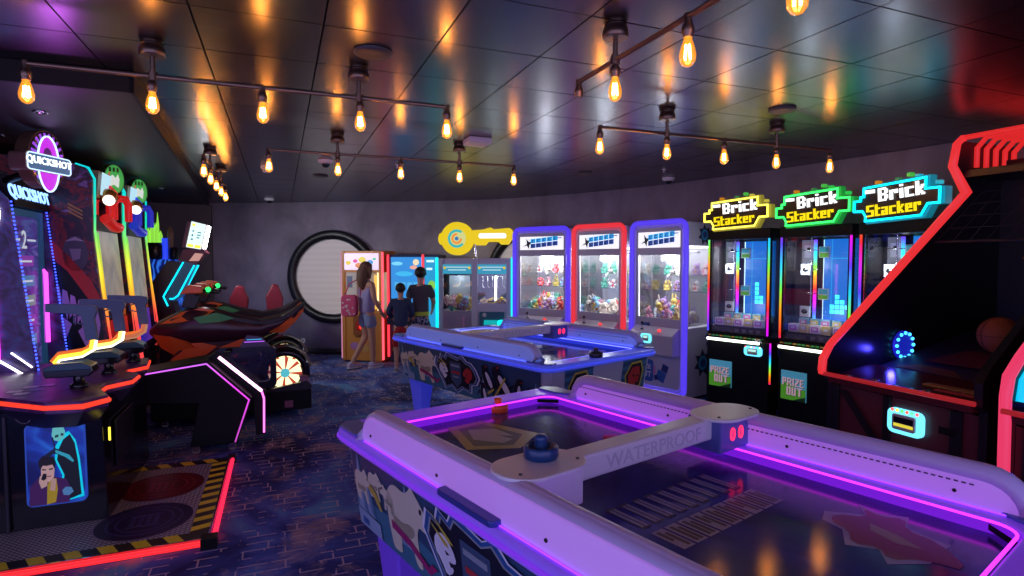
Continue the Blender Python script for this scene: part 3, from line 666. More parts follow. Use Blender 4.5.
def place_plush(root, x, y, z, s, label, group, me=None):
    o = bpy.data.objects.new('plush_toy', me or random.choice(PLM)); C.objects.link(o)
    p = root.matrix_basis @ Vector((x, y, z)) if False else None
    c, sn = math.cos(root.rotation_euler[2]), math.sin(root.rotation_euler[2])
    o.location = (root.location[0] + x * c - y * sn, root.location[1] + x * sn + y * c, root.location[2] + z)
    o.rotation_euler = (random.uniform(-.5, .5), random.uniform(-.5, .5), root.rotation_euler[2] + random.uniform(-1.2, 1.2))
    o.scale = (s, s, s); nm = o.data.name; o['label'] = PLD[nm] + ' ' + label; o['category'] = 'plush toy'; o['group'] = group
    return o
WHL = glow('interior_lamp', (.92, .95, 1), 9)
LAV = M('cabinet_lavender', (.52, .50, .60), .35)
def claw_machine(label, L, ang, W, col, ledname, plushlabel, seed, side_art=False):
    random.seed(seed)
    t = thing('claw_machine', label, 'claw machine', (L[0], L[1], 0), math.radians(ang), 'tall claw machines along the curved wall')
    D, HH = .68, 2.07
    mb = MB(); mb.box(.02, W - .02, .03, D, .04, .84, LAV); mb.box(.02, W - .02, .03, D, HH - .30, HH - .03, LAV)
    mb.box(.02, .06, D - .04, D, .84, HH - .3, LAV); mb.box(W - .06, W - .02, D - .04, D, .84, HH - .3, LAV)
    mb.box(.08, W - .08, .08, D - .05, 0, .04, BLACK); mb.build('cabinet', t, bevel=.006)
    # front bezel with window and marquee openings
    mb = MB(); zw0, zw1, zm0, zm1, xi = .93, 1.67, 1.755, 1.94, .10
    for x0, x1, z0, z1 in ((.0, xi, .05, HH - .03), (W - xi, W, .05, HH - .03), (xi, W - xi, .05, zw0), (xi, W - xi, zw1, zm0), (xi, W - xi, zm1, HH - .03)): mb.box(x0, x1, .0, .03, z0, z1, LAV)
    mb.build('front_bezel', t)
    led = glow(ledname, col, 1.0)
    mb = MB(); p = rrect(.015, W - .015, .065, HH - .02, .09, 6)
    mb.tube([(x, -.012, z) for x, z in p], .030, led, closed=True, n=10); mb.build('light_frame', t)
    mb = MB(); p = rrect(.065, W - .065, .115, HH - .07, .07, 6); mb.tube([(x, -.004, z) for x, z in p], .012, M(ledname + '_dim', (.5, .5, .6), .3, em=col, st=.35), closed=True, n=6); mb.build('inner_trim', t)
    # marquee
    mb = MB(); mb.box(xi, W - xi, .004, .02, zm0, zm1, M('marquee_white', (.8, .8, .8), .4, em=(1, 1, 1), st=.85))
    b1 = glow('marquee_cyan', (.0, .38, .85), .9); b2 = glow('marquee_blue', (.01, .07, .42), .8); bk = M('marquee_black', (.01, .01, .04), .4)
    def A(pts, m, y=.002): mb.face([(px, y, pz) for px, pz in pts], m)
    zc = (zm0 + zm1) / 2; mw = W - 2 * xi; s = mw / .62
    A([(xi + .03 * s, zc - .05), (xi + .10 * s, zc - .01), (xi + .09 * s, zc + .07), (xi + .13 * s, zc + .02), (xi + .2 * s, zc + .03), (xi + .14 * s, zc - .02), (xi + .13 * s, zc - .08), (xi + .10 * s, zc - .03)], bk)
    for r_ in range(2):
        for k in range(5):
            x0 = xi + (.155 + .078 * k) * s; z0 = zc + .004 - r_ * .068 + .008 * k - .006; w_ = .072 * s; h_ = .060
            A([(x0, z0), (x0 + w_, z0 + .007), (x0 + w_, z0 + h_ + .007), (x0, z0 + h_)], b1 if r_ == 0 else b2, .0005)
            gx = x0 + w_ * .5; gz = z0 + h_ * .5
            A([(gx - w_ * .25, gz - .018), (gx + w_ * .25, gz - .014), (gx + w_ * .25, gz - .006), (gx - w_ * .05, gz - .008), (gx - w_ * .05, gz + .01), (gx + w_ * .25, gz + .012), (gx + w_ * .25, gz + .02), (gx - w_ * .25, gz + .018)], b2 if r_ == 0 else bk, -.001)
    mb.box(W - xi - .10, W - xi - .03, -.001, .002, zm1 - .03, zm1 - .018, b2); mb.build('marquee', t)
    # glazing
    mb = MB(); mb.box(xi, W - xi, .012, .018, zw0, zw1, GLASS); mb.build('window_glass', t)
    mb = MB(); mb.box(W - .03, W - .024, .05, D - .05, .86, HH - .31, GLASS); mb.build('side_glass', t)
    mb = MB(); mb.box(.024, .03, .05, D - .05, .86, HH - .31, GLASS); mb.build('side_glass', t)
    # interior
    mb = MB(); mb.box(.05, W - .05, D - .03, D - .02, .84, HH - .3, M('interior_back', (.6, .6, .66), .3, .1)); mb.build('back_panel', t)
    mb = MB(); mb.box(.10, W - .10, .06, D - .10, HH - .315, HH - .303, WHL)
    for x in (.07, W - .075): mb.tube([(x, .06, .90), (x, .06, HH - .33)], .007, WHL, n=6)
    mb.build('interior_lamp', t)
    mb = MB()
    for z in (1.22, 1.42): mb.box(.06, W - .06, D - .20, D - .04, z, z + .008, glass('shelf_glass', (.9, .95, 1), .15))
    mb.build('shelf', t)
    gx, gy = W * .47, D * .45
    mb = MB(); mb.box(.06, W - .06, gy - .02, gy + .02, 1.69, 1.72, CHROME); mb.box(gx - .11, gx + .11, gy - .09, gy + .09, 1.60, 1.70, WHITEP); mb.build('gantry', t, bevel=.006)
    mb = MB(); mb.tube([(gx, gy, 1.60), (gx, gy, 1.48)], .008, CHROME); mb.lathe([(.03, 1.44), (.035, 1.45), (.035, 1.48), (.02, 1.495)], CHROME, (gx, gy, 0), 16)
    for k in range(3):
        a = k * 2 * PI / 3 + .4; c, s2 = math.cos(a), math.sin(a)
        mb.tube([(gx + .02 * c, gy + .02 * s2, 1.45), (gx + .085 * c, gy + .085 * s2, 1.42), (gx + .095 * c, gy + .095 * s2, 1.36), (gx + .04 * c, gy + .04 * s2, 1.29)], .006, CHROME, n=6)
    mb.build('claw', t)
    mb = MB(); mb.box(.06, .24, .05, .22, .86, 1.03, glass('chute_glass', (.85, .9, 1), .12)); mb.build('prize_chute', t)
    # controls and decals on the lower front
    mb = MB(); cz0, cz1 = .52, .80
    mb.prism([(-.14, cz0), (-.14, cz1 - .05), (-.02, cz1 + .03), (0, cz1 + .03), (0, cz0)], 'x', .09, W - .09, LAV)
    cp = mb.build('control_box', t, bevel=.008)
    mb = MB(); bx = W * .30
    mb.lathe([(.022, 0), (.018, .012), (.006, .014)], BLACK, (bx, -.08, cz1 - .01), 14); mb.tube([(bx, -.08, cz1), (bx, -.08, cz1 + .06)], .005, CHROME, n=8); mb.ball((bx, -.08, cz1 + .07), .017, BLACKG); mb.build('joystick', cp)
    mb = MB(); mb.lathe([(.022, cz1 - .012), (.022, cz1 + .006), (.016, cz1 + .014), (.004, cz1 + .015)], glow('red_button', (1, .05, .05), 1.2), (W * .62, -.09, 0), 16); mb.build('button', cp)
    mb = MB(); q = rrect(W * .44 - .075, W * .44 + .075, cz0 + .13, cz0 + .235, .03, 4); mb.prism(q, 'y', -.150, -.141, glow('reader_halo', (.12, .75, .85), 2.2))
    mb.prism(rrect(W * .44 - .045, W * .44 + .045, cz0 + .15, cz0 + .22, .012, 3), 'y', -.158, -.150, M('reader_body', (.5, .52, .5), .3)); mb.box(W * .44 - .032, W * .44 + .032, -.160, -.158, cz0 + .185, cz0 + .212, glow('reader_screen', (.5, .9, .85), 1.0)); mb.build('card_reader', cp)
    mb = MB(); mb.box(W * .5 - .06, W * .5 + .05, -.142, -.1395, cz0 + .03, cz0 + .085, BLACK); mb.build('coin_slot', cp)
    mb = MB(); dn = M('decal_navy', (.02, .04, .20), .35); dp = M('decal_pink', (.60, .25, .50), .35); db = M('decal_blue', (.03, .12, .42), .35)
    for k in range(11):
        x0, z0, w_ = .12 + random.random() * (W - .36), .14 + random.random() * .70, .06 + random.random() * .08; r_ = random.uniform(-.5, .5)
        mb.add([(x0 + math.cos(r_) * dx * w_ - math.sin(r_) * dz * w_, -.002 - k * .0003, z0 + math.sin(r_) * dx * w_ + math.cos(r_) * dz * w_) for dx, dz in ((-.5, -.5), (.5, -.5), (.5, .5), (-.5, .5))], [(0, 1, 2, 3)], (dn, db, dn, dp)[k % 4])
    mb.build('decal', t)
    mb = MB(); x0 = .11; mb.prism(rrect(x0, x0 + .24, .17, .43, .03, 4), 'y', -.009, 0, db); mb.text('PRIZE', (x0 + .12, -.011, .345), (1, 0, 0), (0, 0, 1), .075, WHITEP, .001, bold=.02); mb.text('OUT', (x0 + .12, -.011, .255), (1, 0, 0), (0, 0, 1), .095, WHITEP, .001, bold=.02); mb.build('prize_door', t)
    if side_art:
        mb = MB(); xx = W - .0185
        for (yy, zz, s_) in ((.34, 1.90, .75), (.34, .42, 1.0)):
            star = [(yy + s_ * r_ * math.cos(a), zz + s_ * r_ * math.sin(a)) for a, r_ in [(i * PI / 7 + .3, (.17 if i % 2 else .10)) for i in range(14)]]
            mb.face([(xx, a, b) for a, b in star], bk)
            mb.face([(xx + .001, yy + s_ * (.085 * math.cos(i * PI / 8)), zz + s_ * .085 * math.sin(i * PI / 8)) for i in range(16)], M('side_decal_cyan', (.03, .35, .6), .4))
            mb.face([(xx + .002, yy + s_ * (.05 * math.cos(i * PI / 8)), zz + s_ * .05 * math.sin(i * PI / 8)) for i in range(16)], M('decal_navy', (.02, .04, .20), .35))
        mb.build('side_decal', t)
    # prizes
    for k in range(30):
        x = .13 + random.random() * (W - .26); y = .08 + random.random() * (D - .22); edge = 1 - abs(x / W - .5) * 1.4
        place_plush(t, x, y, .85 + random.random() * .17 * edge, random.uniform(.8, 1.2), 'plush toy heaped in the ' + plushlabel, 'heaped plush toys, ' + plushlabel)
    n = max(4, int((W - .2) / .11))
    for z in (1.228, 1.428):
        for k in range(n):
            o = place_plush(t, .12 + k * (W - .24) / (n - 1), D - .12, z, random.uniform(.75, .95), 'plush toy on a shelf of the ' + plushlabel, 'shelved plush toys, ' + plushlabel); o.rotation_euler = (0, 0, t.rotation_euler[2] + random.uniform(-.3, .3))
    point('claw_fill_light', (W / 2, .12, 1.62), 9.0, (.85, .9, 1), .06, t)  # added fill point, brightens the prizes beyond the modelled lamp
    return t
cm1 = claw_machine('tall claw machine with blue-violet light frame, next to the yellow key sign', (.03, 8.22), -33, .90, (.085, .04, .85), 'violet_frame_a', 'claw machine next to the key sign', 3)
cm2 = claw_machine('tall claw machine with red light frame', (.82, 7.66), -45, .83, (.80, .03, .045), 'red_frame', 'red-framed claw machine', 4)
cm3 = claw_machine('tall claw machine with blue-violet light frame, between red machine and brick stacking games', (1.464, 7.0), -53, .81, (.09, .045, .85), 'violet_frame_b', 'claw machine nearest the camera', 5, True)

# ---------------------------------------------------------------- brick stacking games
RAIN = [(0, (1, .02, .02)), (.16, (1, .3, 0)), (.32, (.2, 1, .05)), (.5, (0, .7, 1)), (.68, (.1, .05, 1)), (.85, (.8, 0, 1)), (1, (1, .02, .02))]
def stacker(label, L, ang, neon, nname, order, phase, boxlab, cardlab):
    W, D = .66, .58
    t = thing('brick_stacking_game', label, 'arcade game', (L[0], L[1], 0), math.radians(ang), 'brick stacking games in a row')
    mb = MB(); mb.box(0, W, .02, D, .0, .84, BLACK); mb.build('base_cabinet', t, bevel=.008)
    mb = MB(); mb.prism([(-.03, .80), (.03, .845), (.12, .85), (.12, .80)], 'x', .0, W, BLACKG)
    for k in range(14): mb.box(.03 + k * .043, .06 + k * .043, -.012, .0, .826, .838, (M('trim_green', (.05, .35, .08), .4), M('trim_orange', (.5, .25, .03), .4))[k % 3 == 0])
    mb.build('front_ledge', t)
    mb = MB(); mb.tube([(.035, -.035, .795), (W - .07, -.035, .795)], .014, glow('white_light_bar', (.85, .95, .8), 3.2), n=10); mb.build('light_bar', t)
    mb = MB(); mb.prism(rrect(W - .24, W - .06, .66, .755, .03, 4), 'y', .0, .02, glow('reader_halo_sky', (.10, .55, .9), 2.0))
    for k in range(6): mb.ball((W - .225 + k * .03, -.001, .748), .008, glow('reader_dot_%d' % (k % 3), [(1, .05, .05), (.1, 1, .1), (1, .7, .05)][k % 3], 2), 6, 4)
    mb.prism(rrect(W - .20, W - .10, .675, .735, .01, 3), 'y', -.012, .0, M('reader_body', (.5, .52, .5), .3)); mb.box(W - .19, W - .11, -.014, -.012, .705, .727, glow('reader_screen', (.5, .9, .85), 1.0)); mb.build('card_reader', t)
    # prize door
    mb = MB(); sky = M('door_sky', (.10, .35, .55), .4, em=(.08, .4, .6), st=.35); grs = M('door_grass', (.08, .30, .03), .4, em=(.12, .5, .03), st=.3)  # door print carries its own glow to brighten it
    x0, x1, z0, z1 = .04, .285, .30, .57
    mb.box(x0, x1, .006, .02, z0, z1, sky); mb.face([(x0, .004, z0), (x1, .004, z0), (x1, .004, z0 + .12), (x0 + .17, .004, z0 + .10), (x0 + .08, .004, z0 + .17), (x0, .004, z0 + .14)], grs)
    mb.face([(x0, .003, z0), (x0 + .12, .003, z0), (x1, .003, z0 + .05), (x1, .003, z0)], M('door_grass_dark', (.03, .15, .02), .4))
    pk = glow('prize_lettering', (.75, .50, .62), .45); dk = M('prize_shadow', (.08, .01, .08), .4)
    for dx, dz, m_, yy in ((.004, -.004, dk, .002), (0, 0, pk, -.0005)):
        mb.blocks('PRIZE', ((x0 + x1) / 2 + dx, yy, z0 + .17 + dz), (1, 0, 0), (0, 0, 1), .0078, .0105, m_, .001); mb.blocks('OUT', ((x0 + x1) / 2 + .015 + dx, yy, z0 + .085 + dz), (1, 0, 0), (0, 0, 1), .0085, .0108, m_, .001)
    mb.build('prize_door', t)
    mb = MB()
    for z in (.12, .70): mb.box(.0, .018, .006, .02, z, z + .05, M('hinge_blue', (.03, .03, .12), .3, .8))
    mb.build('hinge', t)
    # upper case
    mb = MB()
    for x in (.0, W - .04):
        for y in (.02, D - .04): mb.box(x, x + .04, y, y + .04, .84, 1.86, BLACK)
    mb.box(0, W, .0, D, 1.82, 1.92, BLACK); mb.box(0, W, D - .015, D, .84, 1.85, M('case_back', (.03, .03, .10), .4)); mb.box(.0, W, .02, .06, .84, .87, BLACK); mb.build('upper_case', t, bevel=.004)
    for i, x in enumerate((.012, W - .012)):
        mb = MB(); mb.tube([(x, .012, .87), (x, .012, 1.82)], .011, zgrad('rainbow_strip_%d' % ((2 * order + i) % 6), [(p, RAIN[(j + 2 * order + i) % 6][1]) for j, (p, _) in enumerate(RAIN)], 1.0, 2, .75), n=6); mb.build('colour_strip', t)
    mb = MB(); mb.tube([(W + .012, .03, .40), (W + .012, .03, .80)], .009, zgrad('side_strip', RAIN, 1.2, 2, 2.4), n=6); mb.build('colour_strip', t)
    mb = MB(); mb.box(.04, W - .04, .022, .028, .87, 1.82, GLASS); mb.build('window_glass', t)
    mb = MB(); mb.box(.01, .016, .06, D - .04, .87, 1.82, GLASS); mb.box(W - .016, W - .01, .06, D - .04, .87, 1.82, GLASS); mb.build('side_glass', t)
    # playfield screen with blocks
    mb = MB(); sx0, sx1 = W * .46, W - .05; scr = glow('stack_screen', (.0, .16, .72), 1.0)
    mb.box(sx0, sx1, .22, .24, 1.04, 1.80, scr); ln = glow('screen_line', (.0, .45, .9), .9); mb.box(sx0 + .06, sx1, .218, .22, 1.62, 1.628, ln); mb.box(sx0 + .07, sx0 + .075, .218, .22, 1.05, 1.8, ln)
    cell = glow('stack_cell', (.05, .75, 1), 1.8)
    cells = [[(2, r) for r in range(1, 6)] + [(3, 1), (3, 2)], [(2, 3), (3, 2), (3, 1), (2, 2), (2, 1), (1, 1), (1, 0), (2, 0), (3, 0), (4, 1)], [(2, r) for r in range(2, 6)] + [(3, 3)]][order]
    for cx, cz in cells: mb.box(sx0 + .02 + cx * .045, sx0 + .058 + cx * .045, .214, .218, 1.12 + cz * .045, 1.158 + cz * .045, cell)
    mb.build('game_screen', t)
    mb = MB(); mb.box(.04, W * .28, .30, .31, 1.5, 1.8, M('inner_grey', (.3, .3, .36), .4)); mb.box(.07, .16, .292, .30, 1.63, 1.75, LAV); mb.ball((.115, .29, 1.71), .018, BLACK, 8, 5); mb.build('inner_panel', t)
    mb = MB(); mb.tube([(W * .30, .26, .98), (W * .30, .26, 1.80)], .014, zgrad('inner_rainbow', RAIN, 1.8, 2, 1.5), n=8)
    mb.tube([(W * .36, .34, .98), (W * .36, .34, 1.80)], .008, glow('inner_white_strip', (.6, .9, 1), 1.6), n=6)
    mb.tube([(W * .47, .24, 1.02), (W * .47, .24, 1.5), (W * .49, .26, 1.6)], .006, glow('inner_pink_strip', (.7, .05, .9), 1.8), n=6); mb.build('inner_light', t)
    mb = MB(); mb.tube([(W * .33, .16, .90), (W * .33, .16, 1.82)], .007, CHROME, n=8)
    for z in (1.70, 1.52, 1.30, 1.13): mb.tube([(W * .33, .16, z), (W * .22, .14, z)], .004, CHROME, n=6); mb.tube([(W * .33, .16, z), (W * .45, .14, z)], .004, CHROME, n=6)
    mb.build('display_rack', t)
    c, sn = math.cos(math.radians(ang)), math.sin(math.radians(ang))
    def Wd(x, y, z): return (L[0] + x * c - y * sn, L[1] + x * sn + y * c, z)
    for k, (x, z) in enumerate(((.36, 1.68), (.19, 1.52), (.36, 1.30), (.19, 1.13))):
        mb = MB(); mb.box(-.045, .045, -.012, .012, -.05, .05, M('prize_card_white', (.6, .65, .7), .4)); 
        if k % 2: mb.ball((0, -.014, 0), (.03, .004, .022), BLACK, 10, 6); mb.box(-.01, .02, -.019, -.016, .0, .01, CHROME)
        else: mb.box(-.04, .04, -.0135, -.012, -.045, -.01, M('door_grass', (.08, .30, .03), .4)); mb.box(-.04, .04, -.0135, -.012, .0, .045, M('card_sky', (.05, .5, .6), .4))
        o = mb.build('prize_card', loc=Wd(x * W / .66, .125, z)); o.rotation_euler = (0, 0, math.radians(ang)); tag(o, ('top', 'upper middle', 'lower middle', 'bottom')[k] + ' ' + cardlab, 'prize box', cardlab + 's')
    for r_ in range(2):
        for k in range(5):
            mb = MB(); cc = [(.75, .70, .72), (.7, .55, .2), (.25, .55, .6)][(k + r_) % 2 if r_ == 0 else 2]
            mb.box(-.044, .044, -.03, .03, 0, .075, M('prize_box_%d' % ((k + r_) % 2 if r_ == 0 else 2), cc, .4)); mb.box(-.035, .035, -.0315, -.03, .015, .06, M('prize_box_art_%d' % (k % 2), [(.6, .15, .45), (.65, .55, .1)][k % 2], .4)); mb.box(-.02, .018, -.0325, -.0315, .03, .05, WHITEP)
            o = mb.build('prize_box', loc=Wd(.10 + k * .105 + r_ * .04, .11 + r_ * .10, .935 + r_ * .05)); o.rotation_euler = (0, 0, math.radians(ang)); tag(o, boxlab + (', %s of the front row' % ('leftmost', 'second from left', 'middle', 'second from right', 'rightmost')[k] if r_ == 0 else ', %s of the back row' % ('leftmost', 'second from left', 'middle', 'second from right', 'rightmost')[k]), 'prize box', boxlab + 's')
    mb = MB(); mb.box(.05, W - .05, .06, .25, .925, .934, M('shelf_dark', (.03, .03, .06), .3)); mb.box(.05, W - .05, .17, .25, .934, .984, M('shelf_dark', (.03, .03, .06), .3))
    mb.prism([(.04, .87), (.055, .925), (.06, .87)], 'x', .05, W - .05, M('instruction_slope', (.03, .03, .09), .3)); mb.build('prize_shelf', t)
    mb = MB()
    for k in range(4): mb.box(.30 + k * .075, .34 + k * .075, .036, .039, .88, .91, M('instruction_print', (.2, .22, .35), .4))
    for k in range(4): mb.box(.07, .25, .036, .039, .882 + k * .009, .885 + k * .009, M('instruction_print', (.2, .22, .35), .4))
    mb.build('instruction_panel', t)
    point('stacker_fill_light', (W * .3, .06, 1.55), 2.6, (.75, .85, 1), .04, t); point('stacker_fill_light', (W * .6, .05, 1.12), 1.0, (.9, .85, 1), .04, t)  # added points with no fitting, lift the dark case interior
    # stepped neon sign
    zb = 1.915; s = W / .66
    O = [(-.04, .10), (-.04, .19), (.02, .19), (.02, .225), (.05, .225), (.05, .30), (.58, .33), (.58, .24), (.69, .24), (.69, .12), (.60, .12), (.55, .03), (.07, .01), (.07, .05), (.04, .10)]
    O = [(W / 2 + (x * s - W / 2) * .91, zb + z * .92) for x, z in O]
    sg = thing('game_sign', '', '', (0, 0, 0)); del sg['label'], sg['category']; sg.parent = t
    cx_, cz_ = W / 2, zb + .16
    big = [(cx_ + (x - cx_) * 1.07, cz_ + (z - cz_) * 1.16) for x, z in O]
    mb = MB(); mb.prism(big, 'y', -.03, .05, M('sign_edge_' + nname, tuple(min(1, .04 + k * .25) for k in neon), .4, em=neon, st=.18)); mb.prism(O, 'y', -.045, -.031, M('sign_black', (.006, .006, .008), .3)); mb.build('sign_board', sg, bevel=.004)
    mb = MB(); mb.tube([(x, -.055, z) for x, z in O], .0085, glow('sign_neon_' + nname, neon, 2.6), closed=True, n=6); mb.build('neon_outline', sg)
    mb = MB(); mb.blocks('Brick', (W * .57, -.056, zb + .222), (1, 0, 0.07), (-.07, 0, 1), .0132, .0150, glow('sign_white_letters', (1, 1, 1), 1.6), .006); mb.box(.09 * s, .17 * s, -.062, -.056, zb + .23, zb + .258, glow('sign_white_letters', (1, 1, 1), 1.6)); mb.build('white_lettering', sg)
    mb = MB(); mb.blocks('Stacker', (W * .48, -.056, zb + .098), (1, 0, .06), (-.06, 0, 1), .0104, .0132, glow('sign_yellow_letters', (1, .75, .0), 1.1), .006); mb.build('yellow_lettering', sg)
    mb = MB()
    for x, z, col in ((.12, .315, (1, .35, 0)), (.40, .345, (.1, .8, .1)), (.47, .325, neon), (.63, .262, neon), (.30, .320, (.05, .3, .1))): mb.box(W / 2 + (x * s - W / 2) * .91, W / 2 + (x * s - W / 2) * .91 + .03, -.02, .03, zb + z - .012, zb + z + .016, glow('sign_block_%.1f_%.1f' % (col[0], col[1]), col, .5))
    mb.build('corner_blocks', sg)
    return t
stacker('brick stacking game with yellow neon sign outline', (2.05, 6.0), -50, (1, .85, .08), 'yellow', 0, 0, 'small box in the yellow-signed stacking game', 'hanging prize card in the yellow-signed brick stacking game')
stacker('brick stacking game with green neon sign outline', (2.53, 5.41), -58, (.03, 1, .12), 'green', 1, .3, 'small box in the green-signed stacking game', 'hanging prize card in the green-signed brick stacking game')
stacker('brick stacking game with cyan neon sign outline', (2.9, 4.79), -68, (.0, .75, 1), 'cyan', 2, .6, 'small box in the cyan-signed stacking game', 'hanging prize card in the cyan-signed brick stacking game')

# ---------------------------------------------------------------- basketball games
def basketball(label, L, ang, tubecol, tname, full=True, inner=None):
    t = thing('basketball_game', label, 'basketball game', (L[0], L[1], 0), math.radians(ang), 'basketball games beside the near air hockey table')
    W, D = .88, 1.85
    dark = M('hoop_panel_black', (.007, .006, .008), .3); red = M('cabinet_oxblood', (.11, .018, .024), .4)
    prof = [(0, 0), (0, .82), (-.05, .86), (-.05, .98), (.0, 1.05), (1.336, 2.08), (1.19, 2.28), (1.22, 2.46), (1.85, 2.46), (1.85, 0)]
    for x in (0, W):
        mb = MB(); mb.prism(prof, 'x', x - .02, x + .02, dark); sp = mb.build('side_panel', t)
    tm = glow(tname, tubecol, .80)
    path = [(0, .02), (-.055, .40)] if not full else []
    base = [(-.072, .875), (-.078, .90), (-.070, .97), (-.01, 1.055), (1.336, 2.10), (1.17, 2.28), (1.21, 2.44), (1.28, 2.49)]
    if inner: base = [(-.03, .03), (-.05, .94), (-.03, 1.04), (.06, 1.13), (1.3, 2.10), (1.17, 2.28), (1.21, 2.44), (1.28, 2.49)]
    for x in ((0, W) if inner else (0,)):
        mb = MB(); mb.tube([(x, y, z) for y, z in base], .025, tm, n=8); mb.build('light_tube', t)
        if inner:
            mb = MB(); mb.tube([(x + .04, y + .05, z - .02) for y, z in base[1:5]], .022, glow('inner_cyan_tube', inner, 1.0), n=8); mb.build('light_tube', t)
    mb = MB(); mb.tube([(0, -.075, .875), (W, -.075, .875)], .014, glow('lip_glow', (1, .03, .04), .30), n=8); mb.build('front_lip', t)
    # canopy slats
    for i in range(6):
        y = 1.28 + i * .112; mb = MB()
        pth = [(.03, y, 2.28), (.03, y, 2.42), (.09, y, 2.49), (W, y, 2.49)] if i else [(0, y, 2.44), (0, y, 2.49), (W, y, 2.49)]
        mb.tube(pth, .019, M('canopy_slat_red', (.45, .02, .02), .4, em=(1, .03, .03), st=.62), n=6); mb.build('canopy_slat', t)
    mb = MB(); mb.box(0, W, 1.26, D, 2.20, 2.25, dark); mb.build('canopy_shelf', t)
    # front cabinet
    mb = MB(); mb.box(.02, W - .02, .02, .5, .02, .80, red)
    mb.box(.02, .06, .0, .02, .02, .80, dark); mb.box(W * .40, W * .45, .0, .02, .02, .80, dark); mb.box(W - .16, W - .1, .0, .02, .02, .80, dark); mb.build('front_cabinet', t, bevel=.004)
    mb = MB(); mb.add([(.06, -.0, .78), (.12, -.0, .78), (W * .4, 0, .5), (W * .4, 0, .42)], [(0, 1, 2, 3)], dark); mb.add([(W * .45, -.0, .30), (W * .45, 0, .22), (W * .62, 0, .08), (W * .68, 0, .08)], [(0, 1, 2, 3)], dark); mb.build('cabinet_stripe', t)
    mb = MB(); mb.hexa([(.03, -.05, .82), (W - .03, -.05, .82), (W - .03, .5, .80), (.03, .5, .80)], [(.03, -.06, .865), (W - .03, -.06, .865), (W - .03, .35, .91), (.03, .35, .91)], M('ledge_red', (.09, .015, .02), .2))
    for x, m_ in ((.30, CHROME), (.60, CHROME), (.12, CHROME)):
        mb.lathe([(.028, 0), (.03, .006), (.018, .010), (.014, .004)], m_, (x, .0, .873), 20)
    mb.box(.38, .54, -.02, .02, .868, .874, BLACKG)
    mb.box(.50, .85, .12, .2, .885, .892, M('ledge_print_yellow', (.35, .18, .03), .4)); mb.box(.60, .84, .06, .1, .878, .884, M('ledge_print_red', (.45, .04, .03), .4)); mb.build('ball_ledge', t)
    mb = MB(); cx = W * .56
    mb.prism(rrect(cx - .10, cx + .10, .60, .745, .035, 5), 'y', -.012, .01, glow('reader_halo_pale', (.15, .7, .95), 1.6))
    for k, c_ in enumerate(((1, .1, .05), (1, .6, .05), (.1, 1, .1), (1, .1, .05), (.1, 1, .2), (1, .1, .1))): mb.ball((cx - .07 + k * .028, -.014, .735), .010, glow('reader_lamp_%d' % k, c_, 2), 6, 4)
    mb.prism(rrect(cx - .065, cx + .065, .625, .715, .012, 3), 'y', -.024, -.012, M('reader_body', (.5, .52, .5), .3)); mb.box(cx - .055, cx + .055, -.026, -.024, .665, .70, BLACKG); mb.box(cx - .055, cx + .055, -.026, -.024, .645, .662, glow('reader_yellow', (.9, .75, .05), .9)); mb.build('card_reader', t)
    mb = MB(); mb.box(W * .76, W * .86, -.002, .0, .66, .70, BLACK); mb.build('coin_slot', t)
    # playing ramp, back board, net, hoop
    mb = MB(); mb.hexa([(.03, .35, .78), (W - .03, .35, .78), (W - .03, 1.7, .80), (.03, 1.7, .80)], [(.03, .35, .88), (W - .03, .35, .88), (W - .03, 1.7, 1.15), (.03, 1.7, 1.15)], M('ramp_dark', (.02, .015, .03), .5)); mb.build('ball_ramp', t)
    mb = MB(); mb.face([(.20, .6, .945), (W * .8, .6, .945), (W * .7, .9, 1.005), (.3, .9, 1.005)], M('ramp_print', (.12, .02, .02), .5)); mb.face([(.12, .45, .905), (W * .6, .42, .90), (W * .5, .52, .92), (.2, .55, .925)], M('ramp_print_orange', (.14, .05, .01), .5)); mb.build('ramp_print', t)
    mb = MB(); mb.box(.02, W - .02, 1.72, 1.76, 1.0, 2.35, M('backboard_dark', (.015, .015, .02), .4)); mb.tube([(W * .30, 1.71, 1.55), (W * .7, 1.71, 1.55), (W * .7, 1.71, 1.9), (W * .3, 1.71, 1.9)], .008, M('board_line', (.25, .05, .05), .4), closed=True, n=6); mb.build('backboard', t)
    mb = MB(); mb.tube([(W / 2 + .16 * math.cos(2 * PI * i / 20), 1.54 + .16 * math.sin(2 * PI * i / 20), 1.62) for i in range(20)], .009, M('hoop_orange', (.3, .06, .01), .4), closed=True, n=6); mb.build('hoop', t)
    nm = M('net_cord', (.03, .03, .04), .7)
    mb = MB()
    for k in range(9): mb.tube([(.03 + k * (W - .06) / 8, .98, 1.74), (.03 + k * (W - .06) / 8, 1.60, 2.2)], .0025, nm, n=4); 
    for k in range(6): mb.tube([(.03, .98 + k * .124, 1.74 + k * .092), (W - .03, .98 + k * .124, 1.74 + k * .092)], .0025, nm, n=4)
    mb.tube([(.02, .97, 1.73), (W - .02, .97, 1.73)], .008, DKMET, n=6); mb.build('safety_net', t)
    # side speaker with LED ring, on the inner face of the left panel
    mb = MB(); y0, z0 = .66, 1.02
    mb.lathe([(.10, .021), (.10, .035), (.085, .04), (.07, .032), (.02, .034)], M('speaker_blue', (.01, .01, .12), .4, em=(.02, .03, 1), st=.35), (0, y0, z0), 28, 'x'); sp = mb.build('speaker', t)
    mb = MB()
    for k in range(12): a = 2 * PI * k / 12; mb.ball((.042, y0 + .085 * math.cos(a), z0 + .085 * math.sin(a)), .012, glow('ring_cyan', (.05, .5, 1), 3), 6, 4)
    mb.build('light_ring', sp)
    point('speaker_glow', (.10, .42, 1.0), 1.5, (.06, .05, 1), .02, t)
    return t
basketball('red-framed basketball shooting game beside the cyan-signed brick stacking game', (2.08, 3.7), -68, (1.0, .035, .04), 'red_tube')
